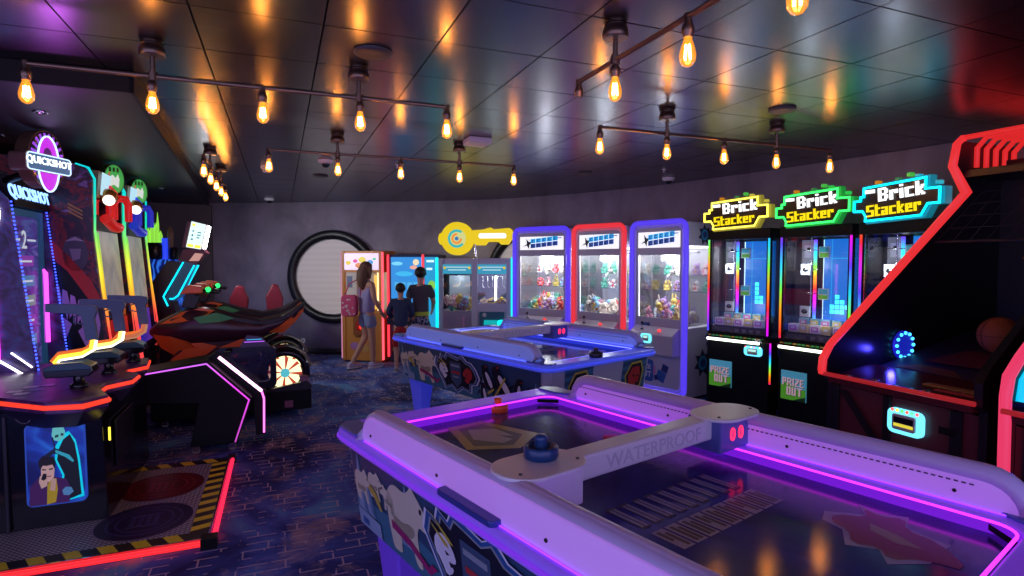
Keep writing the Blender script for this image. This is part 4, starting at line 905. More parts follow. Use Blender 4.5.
basketball('basketball shooting game with pink and cyan tube, cut off by the photo edge', (2.44, 2.76), -68, (1.0, .05, .16), 'pink_tube', inner=(.0, .6, 1))
mb = MB(); mb.ball((0, 0, 0), .118, M('basketball_orange', (.30, .08, .02), .7), 24, 16)
bd = M('ball_seam', (.01, .008, .008), .7)
for ax in range(3):
    pts = [(.1185 * math.cos(2 * PI * k / 32), .1185 * math.sin(2 * PI * k / 32)) for k in range(32)]
    mb.tube([(p[0], p[1], 0) if ax == 0 else (p[0], 0, p[1]) if ax == 1 else (0, p[0], p[1]) for p in pts], .002, bd, closed=True, n=4)
ang = math.radians(-68); lx, ly = .46, .92
tag(mb.build('basketball', loc=(2.08 + lx * math.cos(ang) - ly * math.sin(ang), 3.7 + lx * math.sin(ang) + ly * math.cos(ang), .995 + .13)), 'dim orange basketball on the ramp of the red-framed basketball game', 'basketball')
# ---------------------------------------------------------------- prize machines by the back wall
YEL = glow('key_yellow', (.95, .68, .0), .85)
def key_machine():
    W, D, HH = 1.09, .62, 1.64
    t = thing('key_prize_machine', 'silver two-bay prize machine with a glowing yellow key on top', 'prize machine', (-1.09, 8.43, 0), math.radians(-9))
    sv = M('silver_cabinet', (.5, .52, .60), .4, .1); hb = M('header_blue', (.02, .2, .35), .4, em=(.05, .45, .65), st=.6)
    mb = MB(); mb.box(0, W, .02, D, .03, .86, sv); mb.box(0, W, .02, D, HH - .10, HH, sv)
    for x in (0, W * .46, W - .07): mb.box(x, x + (.07 if x != W * .46 else .09), .0, .04, .03, HH, sv)
    mb.box(0, W, D - .02, D, .8, HH, M('bay_back', (.06, .07, .10), .3)); mb.build('cabinet', t, bevel=.005)
    mb = MB()
    for x0, x1 in ((.07, W * .46), (W * .46 + .09, W - .07)):
        mb.box(x0, x1, .0, .03, HH - .23, HH - .09, hb)
        for k in range(2): mb.box(x0 + .05 + k * .03, x1 - .05 - k * .03, -.003, 0, HH - .14 - k * .04, HH - .122 - k * .04, M('header_letters', (.5, .7, .75), .4, em=(.6, 1, 1), st=.5))
        for s in (x0 + .03, x1 - .03): mb.ball((s, -.002, HH - .14), (.02, .004, .02), YEL, 8, 5)
    mb.build('header_panel', t)
    mb = MB(); mb.box(.07, W * .46, .012, .018, .30, HH - .23, GLASS); mb.box(W * .46 + .09, W - .07, .012, .018, .98, HH - .23, GLASS); mb.build('window_glass', t)
    mb = MB(); mb.box(W * .46 + .09, W - .07, .0, .03, .86, .98, sv); mb.box(W * .46 + .12, W - .10, -.006, .0, .60, .86, M('control_teal', (.02, .13, .2), .3)); mb.build('control_panel', t)
    mb = MB(); mb.tube([(W * .64, -.02, .70), (W * .93, -.02, .70)], .04, glow('control_cyan', (.0, .75, .8), .5), n=12); mb.ball((W * .88, -.05, .70), (.07, .02, .05), glow('control_cyan_bright', (.0, .9, .85), 1.6), 14, 8); mb.ball((W * .64, -.01, .81), (.03, .02, .03), M('reader_body', (.5, .52, .5), .3), 12, 8); mb.build('handle_light', t)
    for x in (-.02, W + .02):
        mb = MB(); mb.tube([(x, .0, .05), (x, .0, HH + .01)], .022, glow('cyan_edge_tube', (.0, .75, .85), 1.6), n=8); mb.build('light_tube', t)
    mb = MB(); mb.box(.1, .42, .25, .27, .75, 1.38, M('bay_lamp_panel', (.4, .45, .5), .4)); mb.tube([(.24, .30, .6), (.24, .30, 1.38)], .02, glow('bay_white_tube', (.8, .9, 1), 3)); mb.tube([(.80, .34, .98), (.80, .34, 1.38)], .018, glow('bay_white_tube', (.8, .9, 1), 3))
    for k in range(5): mb.tube([(.63 + k * .075, .2, 1.37), (.63 + k * .075, .2, 1.22), (.655 + k * .075, .2, 1.20)], .006, CHROME, n=6)
    mb.tube([(.60, .22, 1.37), (1.0, .22, 1.37)], .008, CHROME, n=6); mb.build('bay_fittings', t)
    mb = MB(); mb.box(W * .46 + .08, W - .05, .03, D - .03, .93, .96, BLACK); mb.build('bay_shelf', t)
    point('bay_light', (.82, .1, 1.35), 1.6, (.85, .95, 1), .04, t); point('bay_light', (.26, .1, 1.35), 1.2, (.85, .95, 1), .04, t)
    # key sign
    kx, kz = .27, 1.93
    t2 = bpy.data.objects.new('key_sign', None); C.objects.link(t2); t2.parent = t
    mb = MB(); bow = ell(kx, kz, .245, .245, 32, .35, 2 * PI - .25)
    sh = [(kx + .24, kz - .06), (kx + .30, kz - .10), (kx + .42, kz - .10), (kx + .46, kz - .05), (kx + .62, kz - .05), (kx + .66, kz - .09), (kx + .76, kz - .09), (kx + .84, kz + .02), (kx + .82, kz + .12), (kx + .78, kz + .15), (kx + .55, kz + .13), (kx + .50, kz + .16), (kx + .40, kz + .13), (kx + .24, kz + .12)]
    mb.prism(bow + sh, 'y', .06, .16, YEL); mb.ball((kx - .25, .11, kz), (.05, .045, .09), YEL, 12, 8); mb.build('key_body', t2)
    mb = MB()
    mb.face([(x, .056, z) for x, z in ell(kx, kz, .14, .14, 28)], glow('key_disc_cream', (.8, .8, .3), .8))
    def arc(r, w_, a0, a1, m, y): 
        pts = [(kx + (r + w_) * math.cos(a0 + (a1 - a0) * i / 16), kz + (r + w_) * math.sin(a0 + (a1 - a0) * i / 16)) for i in range(17)] + [(kx + r * math.cos(a1 - (a1 - a0) * i / 16), kz + r * math.sin(a1 - (a1 - a0) * i / 16)) for i in range(17)]
        mb.face([(p[0], y, p[1]) for p in pts], m)
    arc(.10, .035, .9, 5.6, glow('swirl_teal', (.02, .5, .5), .9), .053); arc(.05, .03, 1.5, 6.3, glow('swirl_orange', (.9, .25, .02), 1), .053); arc(.0, .03, 0, 6.28, glow('swirl_blue', (.05, .2, .5), .9), .052)
    mb.build('round_emblem', t2)
    mb = MB(); mb.prism(rrect(kx + .33, kx + .74, kz + .0, kz + .075, .03, 4), 'y', .05, .06, glow('key_caption', (.95, .95, .85), 1.3)); mb.build('caption_strip', t2)
    mb = MB(); mb.tube([(kx + .27, .11, HH), (kx + .27, .11, kz - .06)], .022, CHROME); mb.lathe([(.05, HH), (.05, HH + .012), (.02, HH + .02)], CHROME, (kx + .27, .11, 0), 16); mb.build('post', t2)
    lb = 'gold token heaped in the right bay of the key machine'
    gm = M('gold_token', (.75, .52, .05), .35, .3)
    m0 = MB(); m0.prism(rrect(-.025, .025, -.025, .025, .012, 3), 'z', 0, .022, gm); o0 = m0.build('gold_token', bevel=.004); me = o0.data; bpy.data.objects.remove(o0)
    for k in range(40):
        o = bpy.data.objects.new('gold_token', me); C.objects.link(o); x, y = .60 + random.random() * .38, .07 + random.random() * .26
        c, s = math.cos(t.rotation_euler[2]), math.sin(t.rotation_euler[2]); o.location = (t.location[0] + x * c - y * s, t.location[1] + x * s + y * c, .965 + random.random() * .07); o.rotation_euler = (random.uniform(-.7, .7), random.uniform(-.7, .7), random.random() * 3); tag(o, lb, 'token', 'gold tokens in the key machine')
    random.seed(11)
    for k in range(12):
        place_plush(t, .12 + random.random() * .32, .06 + random.random() * .18, .86 + random.random() * .12, 1.0, 'plush toy in the left bay of the key machine', 'plush toys in the key machine')
    return t
key_machine()
def capsule_machine():
    W, D, HH = .69, .50, 1.76
    t = thing('capsule_machine', 'orange-yellow capsule prize machine with a lit marquee, in front of the woman', 'prize machine', (-2.70, 9.06, 0), math.radians(-14))
    og = M('cabinet_orange', (.62, .27, .06), .4); 
    mb = MB(); mb.box(0, W, .02, D, .02, .80, og); mb.box(0, W, .02, D, 1.42, HH, og)
    for x in (0, W - .05): mb.box(x, x + .05, .0, .05, .02, HH, og); mb.box(x, x + .05, D - .05, D, .8, 1.42, og)
    mb.box(0, W, D - .02, D, .8, HH, M('capsule_back', (.5, .45, .4), .4, em=(1, .9, .7), st=.12)); mb.build('cabinet', t, bevel=.006)
    mb = MB(); mb.box(.05, W - .05, -.006, .02, 1.46, HH - .04, M('capsule_marquee', (.7, .6, .7), .4, em=(.85, .7, 1), st=.8))
    for k, (x, z, w_, c_) in enumerate(((.12, 1.57, .09, (1, .75, .05)), (.24, 1.60, .08, (.9, .1, .4)), (.36, 1.62, .13, (1, .8, .1)), (.50, 1.58, .1, (.1, .4, .9)), (.30, 1.53, .12, (.9, .3, .1)), (.57, 1.63, .06, (.2, .8, .5)))): mb.ball((x, -.007, z), (w_ * .5, .004, w_ * .36), glow('marquee_blob_%d' % k, c_, .8), 12, 6)
    mb.build('marquee', t)
    mb = MB(); mb.box(.05, W - .05, .012, .018, .80, 1.42, GLASS); mb.build('window_glass', t)
    mb = MB(); mb.box(.09, .18, -.004, .01, 1.18, 1.36, M('notice_grey', (.2, .25, .4), .4)); mb.tube([(.55, .08, .84), (.55, .08, 1.38)], .03, glow('capsule_tube_lamp', (1, .55, .1), 1.2), n=10); mb.build('inner_display', t)
    mb = MB(); mb.box(.2, .5, -.02, .0, .42, .74, M('dispenser_plate', (.30, .10, .03), .4)); mb.prism(rrect(.25, .45, .50, .66, .05, 4), 'y', -.04, -.02, M('dispenser_red', (.5, .03, .02), .4)); mb.build('dispenser', t)
    mb = MB(); mb.lathe([(.001, -.06), (.05, -.055), (.055, -.04), (.055, -.03)], glow('dispenser_button', (1, .03, .01), 1.6), (.37, 0, .57), 18, 'y'); mb.build('push_button', t)
    mb = MB()
    for k, (x, z, w_, c_) in enumerate(((.2, .25, .16, (.45, .2, .5)), (.38, .22, .16, (.6, .35, .1)), (.5, .30, .1, (.2, .25, .5)))): mb.ball((x, .019, z), (w_ * .5, .004, w_ * .4), M('lower_blob_%d' % k, c_, .5), 12, 6)
    mb.build('lower_artwork', t)
    mb = MB(); mb.tube([(W + .015, .0, .05), (W + .015, .0, HH - .02)], .017, glow('pink_red_tube', (1, .08, .12), 1.8), n=8); mb.tube([(W - .06, -.01, .82), (W - .06, -.01, 1.42)], .01, glow('warm_strip', (1, .75, .35), 2), n=8); mb.build('light_tube', t)
    mb = MB(); mb.tube([(-.012, .0, .05), (-.012, .0, HH - .02)], .010, glow('pink_edge', (.8, .3, .5), .7), n=6); mb.build('light_tube', t)
    point('capsule_light', (W / 2, .1, 1.38), 1.2, (1, .8, .5), .04, t)
    for k in range(14):
        random.seed(90 + k); mb = MB(); c_ = PLC[k % 5]; x, y = .11 + (k % 5) * .11, .10 + (k // 5) * .09
        mb.ball((0, 0, 0), .04, M('capsule_%d' % (k % 5), c_, .25), 12, 8); mb.lathe([(.0405, -.003), (.0415, 0), (.0405, .003)], WHITEP, n=14)
        c, s = math.cos(t.rotation_euler[2]), math.sin(t.rotation_euler[2]); o = mb.build('toy_capsule', loc=(t.location[0] + x * c - y * s, t.location[1] + x * s + y * c, .842)); o.rotation_euler = (random.random() * 3, random.random() * 3, 0); tag(o, 'round toy capsule behind the window of the orange capsule machine', 'capsule', 'toy capsules in the orange machine')
capsule_machine()
def blue_machine():
    W, D, HH = .80, .5, 1.70
    t = thing('blue_prize_machine', 'blue-lit prize machine with red tubes that the two boys are playing', 'prize machine', (-1.93, 8.93, 0), math.radians(-6))
    nb = M('cabinet_navy', (.02, .04, .10), .35); sc = glow('blue_backlit_panel', (.03, .28, .75), 1.0)
    mb = MB(); mb.box(0, W, .02, D, .02, HH, nb); mb.build('cabinet', t, bevel=.006)
    mb = MB(); mb.box(.04, W * .66, -.004, .02, .95, HH - .04, sc); 
    for k, (x, z, rx, rz, c_) in enumerate(((.14, 1.56, .09, .03, (.2, .7, 1)), (.44, 1.58, .05, .05, (.9, .75, .5)), (.40, 1.50, .06, .03, (.9, .4, .3)), (.25, 1.40, .14, .04, (.05, .5, .9)))): mb.ball((x, -.005, z), (rx, .004, rz), glow('panel_blob_%d' % k, c_, 1.0), 14, 6)
    for k in range(4): mb.box(.10 + k * .1, .17 + k * .1, -.007, -.004, 1.15, 1.27, glow('panel_mark', (.1, .5, .9), .9))
    mb.build('backlit_panel', t)
    mb = MB(); mb.box(W * .72, W - .02, -.004, .02, .4, HH - .04, glow('blue_side_panel', (.02, .35, .7), .9)); 
    for z, w_ in ((1.58, .12), (1.46, .09), (1.02, .1)): mb.box(W * .76, W * .76 + w_, -.007, -.004, z, z + .035, glow('side_panel_letters', (.6, .9, 1), 1.2))
    mb.ball((W * .86, -.005, 1.22), (.06, .004, .08), glow('panel_green', (.3, .7, .1), .8), 12, 6); mb.build('backlit_side', t)
    for x in (-.005, W * .69):
        mb = MB(); mb.tube([(x, -.012, .1), (x, -.012, HH)], .018, glow('red_edge_tube', (1, .03, .05), 1.8), n=8); mb.build('light_tube', t)
    mb = MB(); mb.prism([(-.18, .62), (-.18, .72), (-.02, .86), (.02, .86), (.02, .62)], 'x', .03, W * .66, M('shelf_pattern', (.05, .05, .12), .3)); mb.build('control_shelf', t)
    mb = MB()
    for k in range(7):
        for z in (.18, .34, .50): mb.box(.05 + k * .07, .10 + k * .07, .015, .019, z, z + .1, M('lower_tile_%d' % ((k + int(z * 10)) % 3), [(.35, .1, .15), (.3, .3, .1), (.1, .2, .4)][(k + int(z * 10)) % 3], .4))
    mb.build('lower_pattern', t)
blue_machine()

# ---------------------------------------------------------------- people
def skin_obj(name, J, E, mat, parent, sub=1, root=0, flat=None):
    """J: {joint: (pos, radius or (rx, ry))}; E: chains of joints"""
    names = list(J); idx = {n: i for i, n in enumerate(names)}
    me = bpy.data.meshes.new(name); me.from_pydata([J[n][0] for n in names], [(idx[a], idx[b]) for ch in E for a, b in zip(ch, ch[1:])], [])
    o = bpy.data.objects.new(name, me); C.objects.link(o); o.parent = parent
    sk = o.modifiers.new('skin', 'SKIN'); sk.use_smooth_shade = True; sk.branch_smoothing = .3
    if not me.skin_vertices: me.skin_vertices.new()
    for i, n in enumerate(names):
        r = J[n][1]; me.skin_vertices[0].data[i].radius = r if isinstance(r, tuple) else (r, r); me.skin_vertices[0].data[i].use_root = (i == root)
    s = o.modifiers.new('subd', 'SUBSURF'); s.levels = sub; s.render_levels = sub
    me.materials.append(mat)
    return o
SKIN = M('skin', (.50, .27, .19), .55)
def person(label, x, y, heading, h, female, top, bottom, shoes, hair, longhair=False, pose={}, sleeve=.5, shortlen=.55, skin=SKIN):
    t = thing('person', label, 'person', (x, y, 0), heading)
    J0 = dict(pelvis=((0, 0, .525), .062), waist=((0, .005, .60), .055), chest=((0, .0, .72), .068), neckb=((0, -.005, .815), .040), neck=((0, 0, .85), .030), jaw=((0, .012, .885), .036), head=((0, .006, .935), .050), crown=((0, 0, .972), .036))
    P = {}
    for s, n in ((-1, 'l'), (1, 'r')):
        P[n + 'sh'] = (s * .088, -.005, .795); P[n + 'el'] = (s * .118, -.012, .645); P[n + 'wr'] = (s * .122, .02, .515)
        P[n + 'hip'] = (s * .045, 0, .50); P[n + 'kn'] = (s * .05, .01, .285); P[n + 'an'] = (s * .052, -.01, .05); P[n + 'toe'] = (s * .06, .09, .022)
    P.update(pose)
    R = dict(sh=.034, el=.024, wr=.016, hip=.052, kn=.034, an=.022, toe=.02)
    if not female: R['hip'] = .05
    J = {k: (Vector(v[0]) * h, v[1] * h) for k, v in J0.items()}
    for k, v in P.items(): J[k] = (Vector(v) * h, R[k[1:]] * h)
    J['lheel'] = (Vector(P['lan']) * h + Vector((0, -.02, -.02)) * h, .02 * h); J['rheel'] = (Vector(P['ran']) * h + Vector((0, -.02, -.02)) * h, .02 * h)
    J['chest'] = (J['chest'][0], (.078 * h, .058 * h)); J['pelvis'] = (J['pelvis'][0], (.072 * h, .058 * h)); J['waist'] = (J['waist'][0], (.062 * h, .05 * h))
    E = [('pelvis', 'waist', 'chest', 'neckb', 'neck', 'jaw', 'head', 'crown')]
    for s, n in ((-1, 'l'), (1, 'r')):
        el, wr = J[n + 'el'][0], J[n + 'wr'][0]; d = (wr - el).normalized(); side = d.cross(Vector((1, 0, 0))).normalized()
        palm = wr + d * .035 * h; J[n + 'palm'] = (palm, (.017 * h, .010 * h))
        E.append(('chest', n + 'sh', n + 'el', n + 'wr', n + 'palm')); E.append(('pelvis', n + 'hip', n + 'kn', n + 'an', n + 'toe'))
        for k in range(4):
            a = palm + d * .018 * h + side * (k - 1.5) * .011 * h; b = a + d * (.026 - .004 * abs(k - 1.3)) * h + Vector((-s * .004, .003, 0)) * h
            c_ = b + d * .018 * h + Vector((-s * .008, .006, 0)) * h
            J[n + 'f%da' % k] = (a, .0058 * h); J[n + 'f%db' % k] = (b, .005 * h); J[n + 'f%dc' % k] = (c_, .0042 * h); E.append((n + 'palm', n + 'f%da' % k, n + 'f%db' % k, n + 'f%dc' % k))
        tb = wr + d * .015 * h + side * .018 * h; te = tb + d * .025 * h + side * .010 * h; J[n + 'ta'] = (tb, .006 * h); J[n + 'tb'] = (te, .005 * h); E.append((n + 'wr', n + 'ta', n + 'tb'))
    JB = {k: v for k, v in J.items() if 'heel' not in k}
    skin_obj('body', JB, E, skin, t, 2)
    # top
    def lerp(a, b, f): return J[a][0].lerp(J[b][0], f)
    T = dict(hem=(J['pelvis'][0] + Vector((0, 0, -.045)) * h, (.098 * h, .084 * h)), waist=(J['waist'][0], (.084 * h, .070 * h)), chest=(J['chest'][0], (.094 * h, .076 * h)), nb=(J['neckb'][0] + Vector((0, 0, -.012)) * h, .045 * h))
    ch = [('hem', 'waist', 'chest', 'nb')]
    for n in 'lr':
        T[n + 'sh'] = (J[n + 'sh'][0], (.050 if sleeve > 0 else .034) * h)
        if sleeve > 0:
            T[n + 'sl'] = (lerp(n + 'sh', n + 'el', min(1, sleeve * 1.0)), .036 * h); ch.append(('chest', n + 'sh', n + 'sl'))
            if sleeve > 1: T[n + 'sw'] = (lerp(n + 'el', n + 'wr', .92), .025 * h); ch[-1] = ('chest', n + 'sh', n + 'sl', n + 'sw')
        else: ch.append(('chest', n + 'sh'))
    skin_obj('shirt', T, ch, top, t, 2)
    B = dict(w=(J['pelvis'][0] + Vector((0, 0, .03)) * h, (.072 * h, .06 * h)), p=(J['pelvis'][0] + Vector((0, 0, -.015)) * h, (.078 * h, .066 * h))); ch = [('w', 'p')]
    for n in 'lr':
        B[n + 'h'] = (J[n + 'hip'][0], .06 * h); B[n + 'k'] = (lerp(n + 'hip', n + 'kn', shortlen + .18), .060 * h); ch.append(('p', n + 'h', n + 'k'))
    skin_obj('shorts', B, ch, bottom, t, 2)
    for n in 'lr':
        an, toe = J[n + 'an'][0], J[n + 'toe'][0]; d = toe - an; d.z = 0; d.normalize()
        mb = MB(); s_ = h / 1.6; a = math.atan2(d.y, d.x) - PI / 2; mb.T = Matrix.Translation((an.x, an.y, an.z - .05 * h)) @ Matrix.Rotation(a, 4, 'Z')
        mb.ball((0, .05 * s_, .035 * s_), (.045 * s_, .13 * s_, .035 * s_), shoes, 14, 8); mb.ball((0, -.02 * s_, .06 * s_), (.04 * s_, .055 * s_, .045 * s_), shoes, 12, 8)
        sh = mb.build('shoe', t)
        mb2 = MB(); mb2.T = mb.T; mb2.lathe([(.9, 0), (1, .3), (1, 1)], WHITEP, n=20); mb2.v = [(v) for v in mb2.v]
        mb2 = MB(); mb2.T = mb.T @ Matrix.Translation((0, .045 * s_, 0)) @ Matrix.Diagonal((.047 * s_, .135 * s_, .022 * s_, 1)); mb2.lathe([(.9, 0.02), (1, .3), (.98, 1)], WHITEP, n=20); mb2.build('sole', sh)
    # hair and face
    hc = J['head'][0]
    mb = MB(); mb.ball((hc.x, hc.y - .010 * h, hc.z + .008 * h), (.056 * h, .058 * h, .056 * h), hair, 18, 12)
    if longhair:
        mb.tube([(hc.x, hc.y - .02 * h, hc.z + .01 * h), (hc.x, hc.y - .045 * h, hc.z - .04 * h), (hc.x, hc.y - .055 * h, hc.z - .10 * h), (hc.x + .01, hc.y - .055 * h, hc.z - .16 * h), (hc.x + .015, hc.y - .05 * h, hc.z - .20 * h)], [.045 * h, .054 * h, .052 * h, .04 * h, .014 * h], hair, n=14)
        for s in (-1, 1): mb.tube([(hc.x + s * .03 * h, hc.y + .01 * h, hc.z + .03 * h), (hc.x + s * .05 * h, hc.y - .01 * h, hc.z - .03 * h), (hc.x + s * .052 * h, hc.y - .01 * h, hc.z - .10 * h)], [.025 * h, .026 * h, .012 * h], hair, n=10)
    mb.build('hair', t)
    mb = MB(); fy = hc.y + .047 * h
    mb.ball((hc.x, fy + .006 * h, hc.z - .012 * h), (.007 * h, .010 * h, .013 * h), skin, 8, 6)
    for s in (-1, 1):
        mb.ball((hc.x + s * .019 * h, fy - .004 * h, hc.z + .002 * h), (.007 * h, .004 * h, .004 * h), M('eye_dark', (.02, .015, .01), .3), 8, 5); mb.ball((hc.x + s * .052 * h, hc.y - .002 * h, hc.z - .005 * h), (.006 * h, .010 * h, .016 * h), skin, 8, 6)
    mb.ball((hc.x, fy - .004 * h, hc.z - .034 * h), (.014 * h, .004 * h, .004 * h), M('lips', (.35, .10, .09), .5), 8, 5); mb.build('face', t)
    return t
lil = M('lilac_top', (.30, .27, .50), .8); den = M('pale_denim', (.22, .27, .48), .85)
wom = person('woman in a lilac sleeveless top and pale denim shorts with long brown hair', -2.17, 8.50, math.radians(-38), 1.60, True, lil, den, M('sneaker_lilac', (.45, .42, .65), .6), M('brown_hair', (.12, .06, .035), .6), True,
             dict(lkn=(-.055, .03, .29), lan=(-.06, -.13, .055), ltoe=(-.066, -.03, .022), rkn=(.05, .02, .285), ran=(.05, .03, .05), rtoe=(.06, .13, .022), rel=(.125, -.01, .65), rwr=(.118, .07, .54), lel=(-.11, .0, .66), lwr=(-.07, .10, .62)), sleeve=0, shortlen=.42)
boy1 = person('smaller boy in a navy long-sleeved top and red shorts', -1.60, 8.18, math.radians(4), 1.29, False, M('navy_top', (.02, .035, .10), .8), M('red_shorts', (.40, .015, .02), .8), M('shoe_grey', (.25, .22, .25), .6), M('dark_hair', (.015, .010, .008), .6), False,
              dict(lel=(-.135, .0, .66), lwr=(-.10, .09, .60), rel=(.13, .0, .66), rwr=(.09, .1, .60)), sleeve=1.01, shortlen=.92)
boy2 = person('taller boy in a dark grey T-shirt and patterned shorts', -1.34, 8.36, math.radians(6), 1.52, False, M('charcoal_tshirt', (.07, .07, .08), .8), None or M('patterned_shorts', (.10, .11, .16), .8), M('shoe_dark', (.08, .08, .1), .6), MATS['dark_hair'], False,
              dict(lel=(-.12, -.01, .65), lwr=(-.085, .04, .52), rel=(.125, .02, .65), rwr=(.11, .12, .58)), sleeve=.75, shortlen=.95)
nt, N, L_ = nodes(MATS['patterned_shorts']); vr = N('ShaderNodeTexVoronoi', Scale=22.0); tc = N('ShaderNodeTexCoord'); L_(tc.outputs['Object'], vr.inputs[0]); r = ramp(N, [(0, (.02, .02, .05)), (.45, (.03, .04, .1)), (.5, (.3, .32, .4)), (1, (.25, .3, .4))]); L_(vr.outputs['Distance'], r.inputs[0]); L_(r.outputs[0], nt.nodes['Principled BSDF'].inputs['Base Color'])
mb = MB(); mb.lathe([(.118, .80), (.121, .83), (.115, .86)], M('lime_waistband', (.45, .6, .05), .7), n=24); o = mb.build('waistband', boy2); o.scale = (1.06, .9, 1)
bag = thing('shoulder_bag', 'pink shoulder bag with white spots hanging at the woman\'s side', 'bag', (-2.40, 8.42, .78), math.radians(-8))
mb = MB(); mb.prism(rrect(-.12, .12, .0, .32, .06, 5), 'y', -.05, .05, M('bag_pink', (.55, .06, .16), .7)); mb.build('bag_body', bag, bevel=.02)
mb = MB()
for k in range(14): random.seed(k + 40); mb.ball((random.uniform(-.09, .09), -.051, random.uniform(.03, .28)), (.016, .003, .014), M('bag_white', (.6, .5, .55), .7), 8, 5)
mb.build('bag_pattern', bag)
mb = MB(); mb.tube([(-.08, 0, .30), (.0, .0, .48), (.10, .02, .54), (.16, .05, .50), (.14, .06, .30)], .009, MATS['bag_pink'], n=8); mb.build('strap', bag)
# ---------------------------------------------------------------- left-hand machines (laid out along the ceiling heading: a to the right, b away)
def rthing(name, label, cat, a, b, group=None):
    t = thing(name, label, cat, RM(a, b), RA, group); t['o'] = 0; del t['o']
    def nb():
        m = MB(); m.T = Matrix.Translation((-a, -b, 0)); return m
    return t, nb
def art_mat(name, stops, scale=3, em=.0, dist=2.0, st3=(1, 1, 1)):
    m = M(name, rough=.35); nt, N, L = nodes(m); b = nt.nodes['Principled BSDF']
    tc = N('ShaderNodeTexCoord'); mp = N('ShaderNodeMapping'); mp.inputs['Scale'].default_value = st3; L(tc.outputs['Object'], mp.inputs[0])
    n = N('ShaderNodeTexNoise', Scale=scale, Detail=4.0, Distortion=dist); L(mp.outputs[0], n.inputs[0]); r = ramp(N, stops); L(n.outputs[0], r.inputs[0]); L(r.outputs[0], b.inputs['Base Color'])
    if em: L(r.outputs[0], b.inputs['Emission Color']); b.inputs['Emission Strength'].default_value = em
    return m
def dotted(mb, p, q, n, r, m):
    p, q = Vector(p), Vector(q)
    for k in range(n): c = p.lerp(q, (k + .5) / n); mb.ball(c, r, m, 6, 4)
# ---- gun game
t, nb = rthing('shooting_game', 'three-gun shooting game with a purple oval marquee and a hazard-striped floor pad', 'arcade game', -1.4, 4.6)
plate = M('diamond_plate', (.10, .10, .11), .35, .35); nt, N, L = nodes(plate); b = nt.nodes['Principled BSDF']
tc = N('ShaderNodeTexCoord'); mp = N('ShaderNodeMapping'); mp.inputs['Rotation'].default_value = (0, 0, .78); L(tc.outputs['Object'], mp.inputs[0])
bt = N('ShaderNodeTexBrick', _offset=.5); bt.inputs['Scale'].default_value = 1; bt.inputs['Brick Width'].default_value = .035; bt.inputs['Row Height'].default_value = .018; bt.inputs['Mortar Size'].default_value = .0045; bt.inputs['Mortar Smooth'].default_value = .6
L(mp.outputs[0], bt.inputs[0]); bp = N('ShaderNodeBump', Strength=1.0, Distance=.004, _invert=True); L(bt.outputs['Fac'], bp.inputs['Height']); L(bp.outputs[0], b.inputs['Normal'])
r = ramp(N, [(.0, (.62, .62, .66)), (.6, (.14, .14, .16))]); L(bt.outputs['Fac'], r.inputs[0]); L(r.outputs[0], b.inputs['Base Color'])
a0, a1, b0, b1 = -2.45, -.405, 3.55, 4.98
mb = nb(); mb.box(a0, a1, b0, b1, .0, .045, plate); pf = mb.build('platform', t)
yl = M('hazard_yellow', (.90, .78, .03), .45); hb = M('hazard_black', (.012, .012, .012), .45)
mb = nb(); w_ = .10
for (x0, x1, y0, y1) in ((a0, a1, b0, b0 + w_), (a0, a1, b1 - w_, b1), (a1 - w_, a1, b0 + w_, b1 - w_)): mb.box(x0, x1, y0, y1, .045, .0462, hb)
k = 0; x = a0
while x < a1 - .1:
    mb.face([(x, b0, .0475), (x + .075, b0, .0475), (x + .075 - .05, b0 + w_, .0475), (x - .05 if x > a0 else x, b0 + w_, .0475)], yl)
    mb.face([(x, b1, .0475), (x + .075, b1, .0475), (x + .075 + .05, b1 - w_, .0475), (x + .05, b1 - w_, .0475)], yl); x += .155
y = b0 + .12
while y < b1 - .1: mb.face([(a1 - w_, y, .0475), (a1, y + .03, .0475), (a1, y + .09, .0475), (a1 - w_, y + .06, .0475)], yl); y += .125
mb.build('hazard_stripe', pf)
for (cb, c1, c2, nm) in ((3.93, (.015, .015, .06), (.05, .05, .16), 'blue'), (4.49, (.12, .006, .01), (.28, .02, .03), 'red')):
    mb = nb(); mb.face([(x, y, .0478) for x, y in ell(-.775, cb, .262, .262, 40)], M('disc_rim_pale', (.35, .3, .4), .3)); mb.face([(x, y, .0484) for x, y in ell(-.775, cb, .253, .253, 40)], M('disc_%s' % nm, c1, .3))
    m2 = M('disc_print_%s' % nm, c2, .3)
    for rr in (.20, .155):
        ring(mb, [(x, y) for x, y in ell(-.775, cb, rr, rr, 32)], [(x, y) for x, y in ell(-.775, cb, rr - .012, rr - .012, 32)], 'z', .0484, .0490, m2)
    for k in range(4): mb.box(-.85 + k * .04, -.825 + k * .04, cb - .06, cb + .06, .0484, .0492, m2)
    mb.box(-.86, -.69, cb + .07, cb + .085, .0484, .0492, m2); mb.box(-.86, -.69, cb - .085, cb - .07, .0484, .0492, m2); mb.build('standing_disc', pf)
rl = glow('red_floor_tube', (1, .02, .025), 1.2)
mb = nb(); mb.tube([(a0, b0 - .03, .03), (a1 - .03, b0 - .03, .03)], .015, rl, n=8); mb.build('light_tube', t)
mb = nb(); mb.tube([(a1 + .03, b0 + .03, .03), (a1 + .03, b1, .03)], .015, glow('pink_floor_tube', (1, .02, .08), 1.2), n=8); mb.build('light_tube', t)
mb = nb(); mb.box(a0, a1, b0 - .012, b0, .0, .05, CHROME); mb.box(a1, a1 + .012, b0, b1, .0, .05, CHROME); mb.box(a1 - .03, a1 + .05, b0 - .05, b0 + .03, .0, .06, BLACK); mb.box(a1, a1 + .05, b1 - .02, b1 + .03, 0, .06, BLACK); mb.build('edge_trim', t)
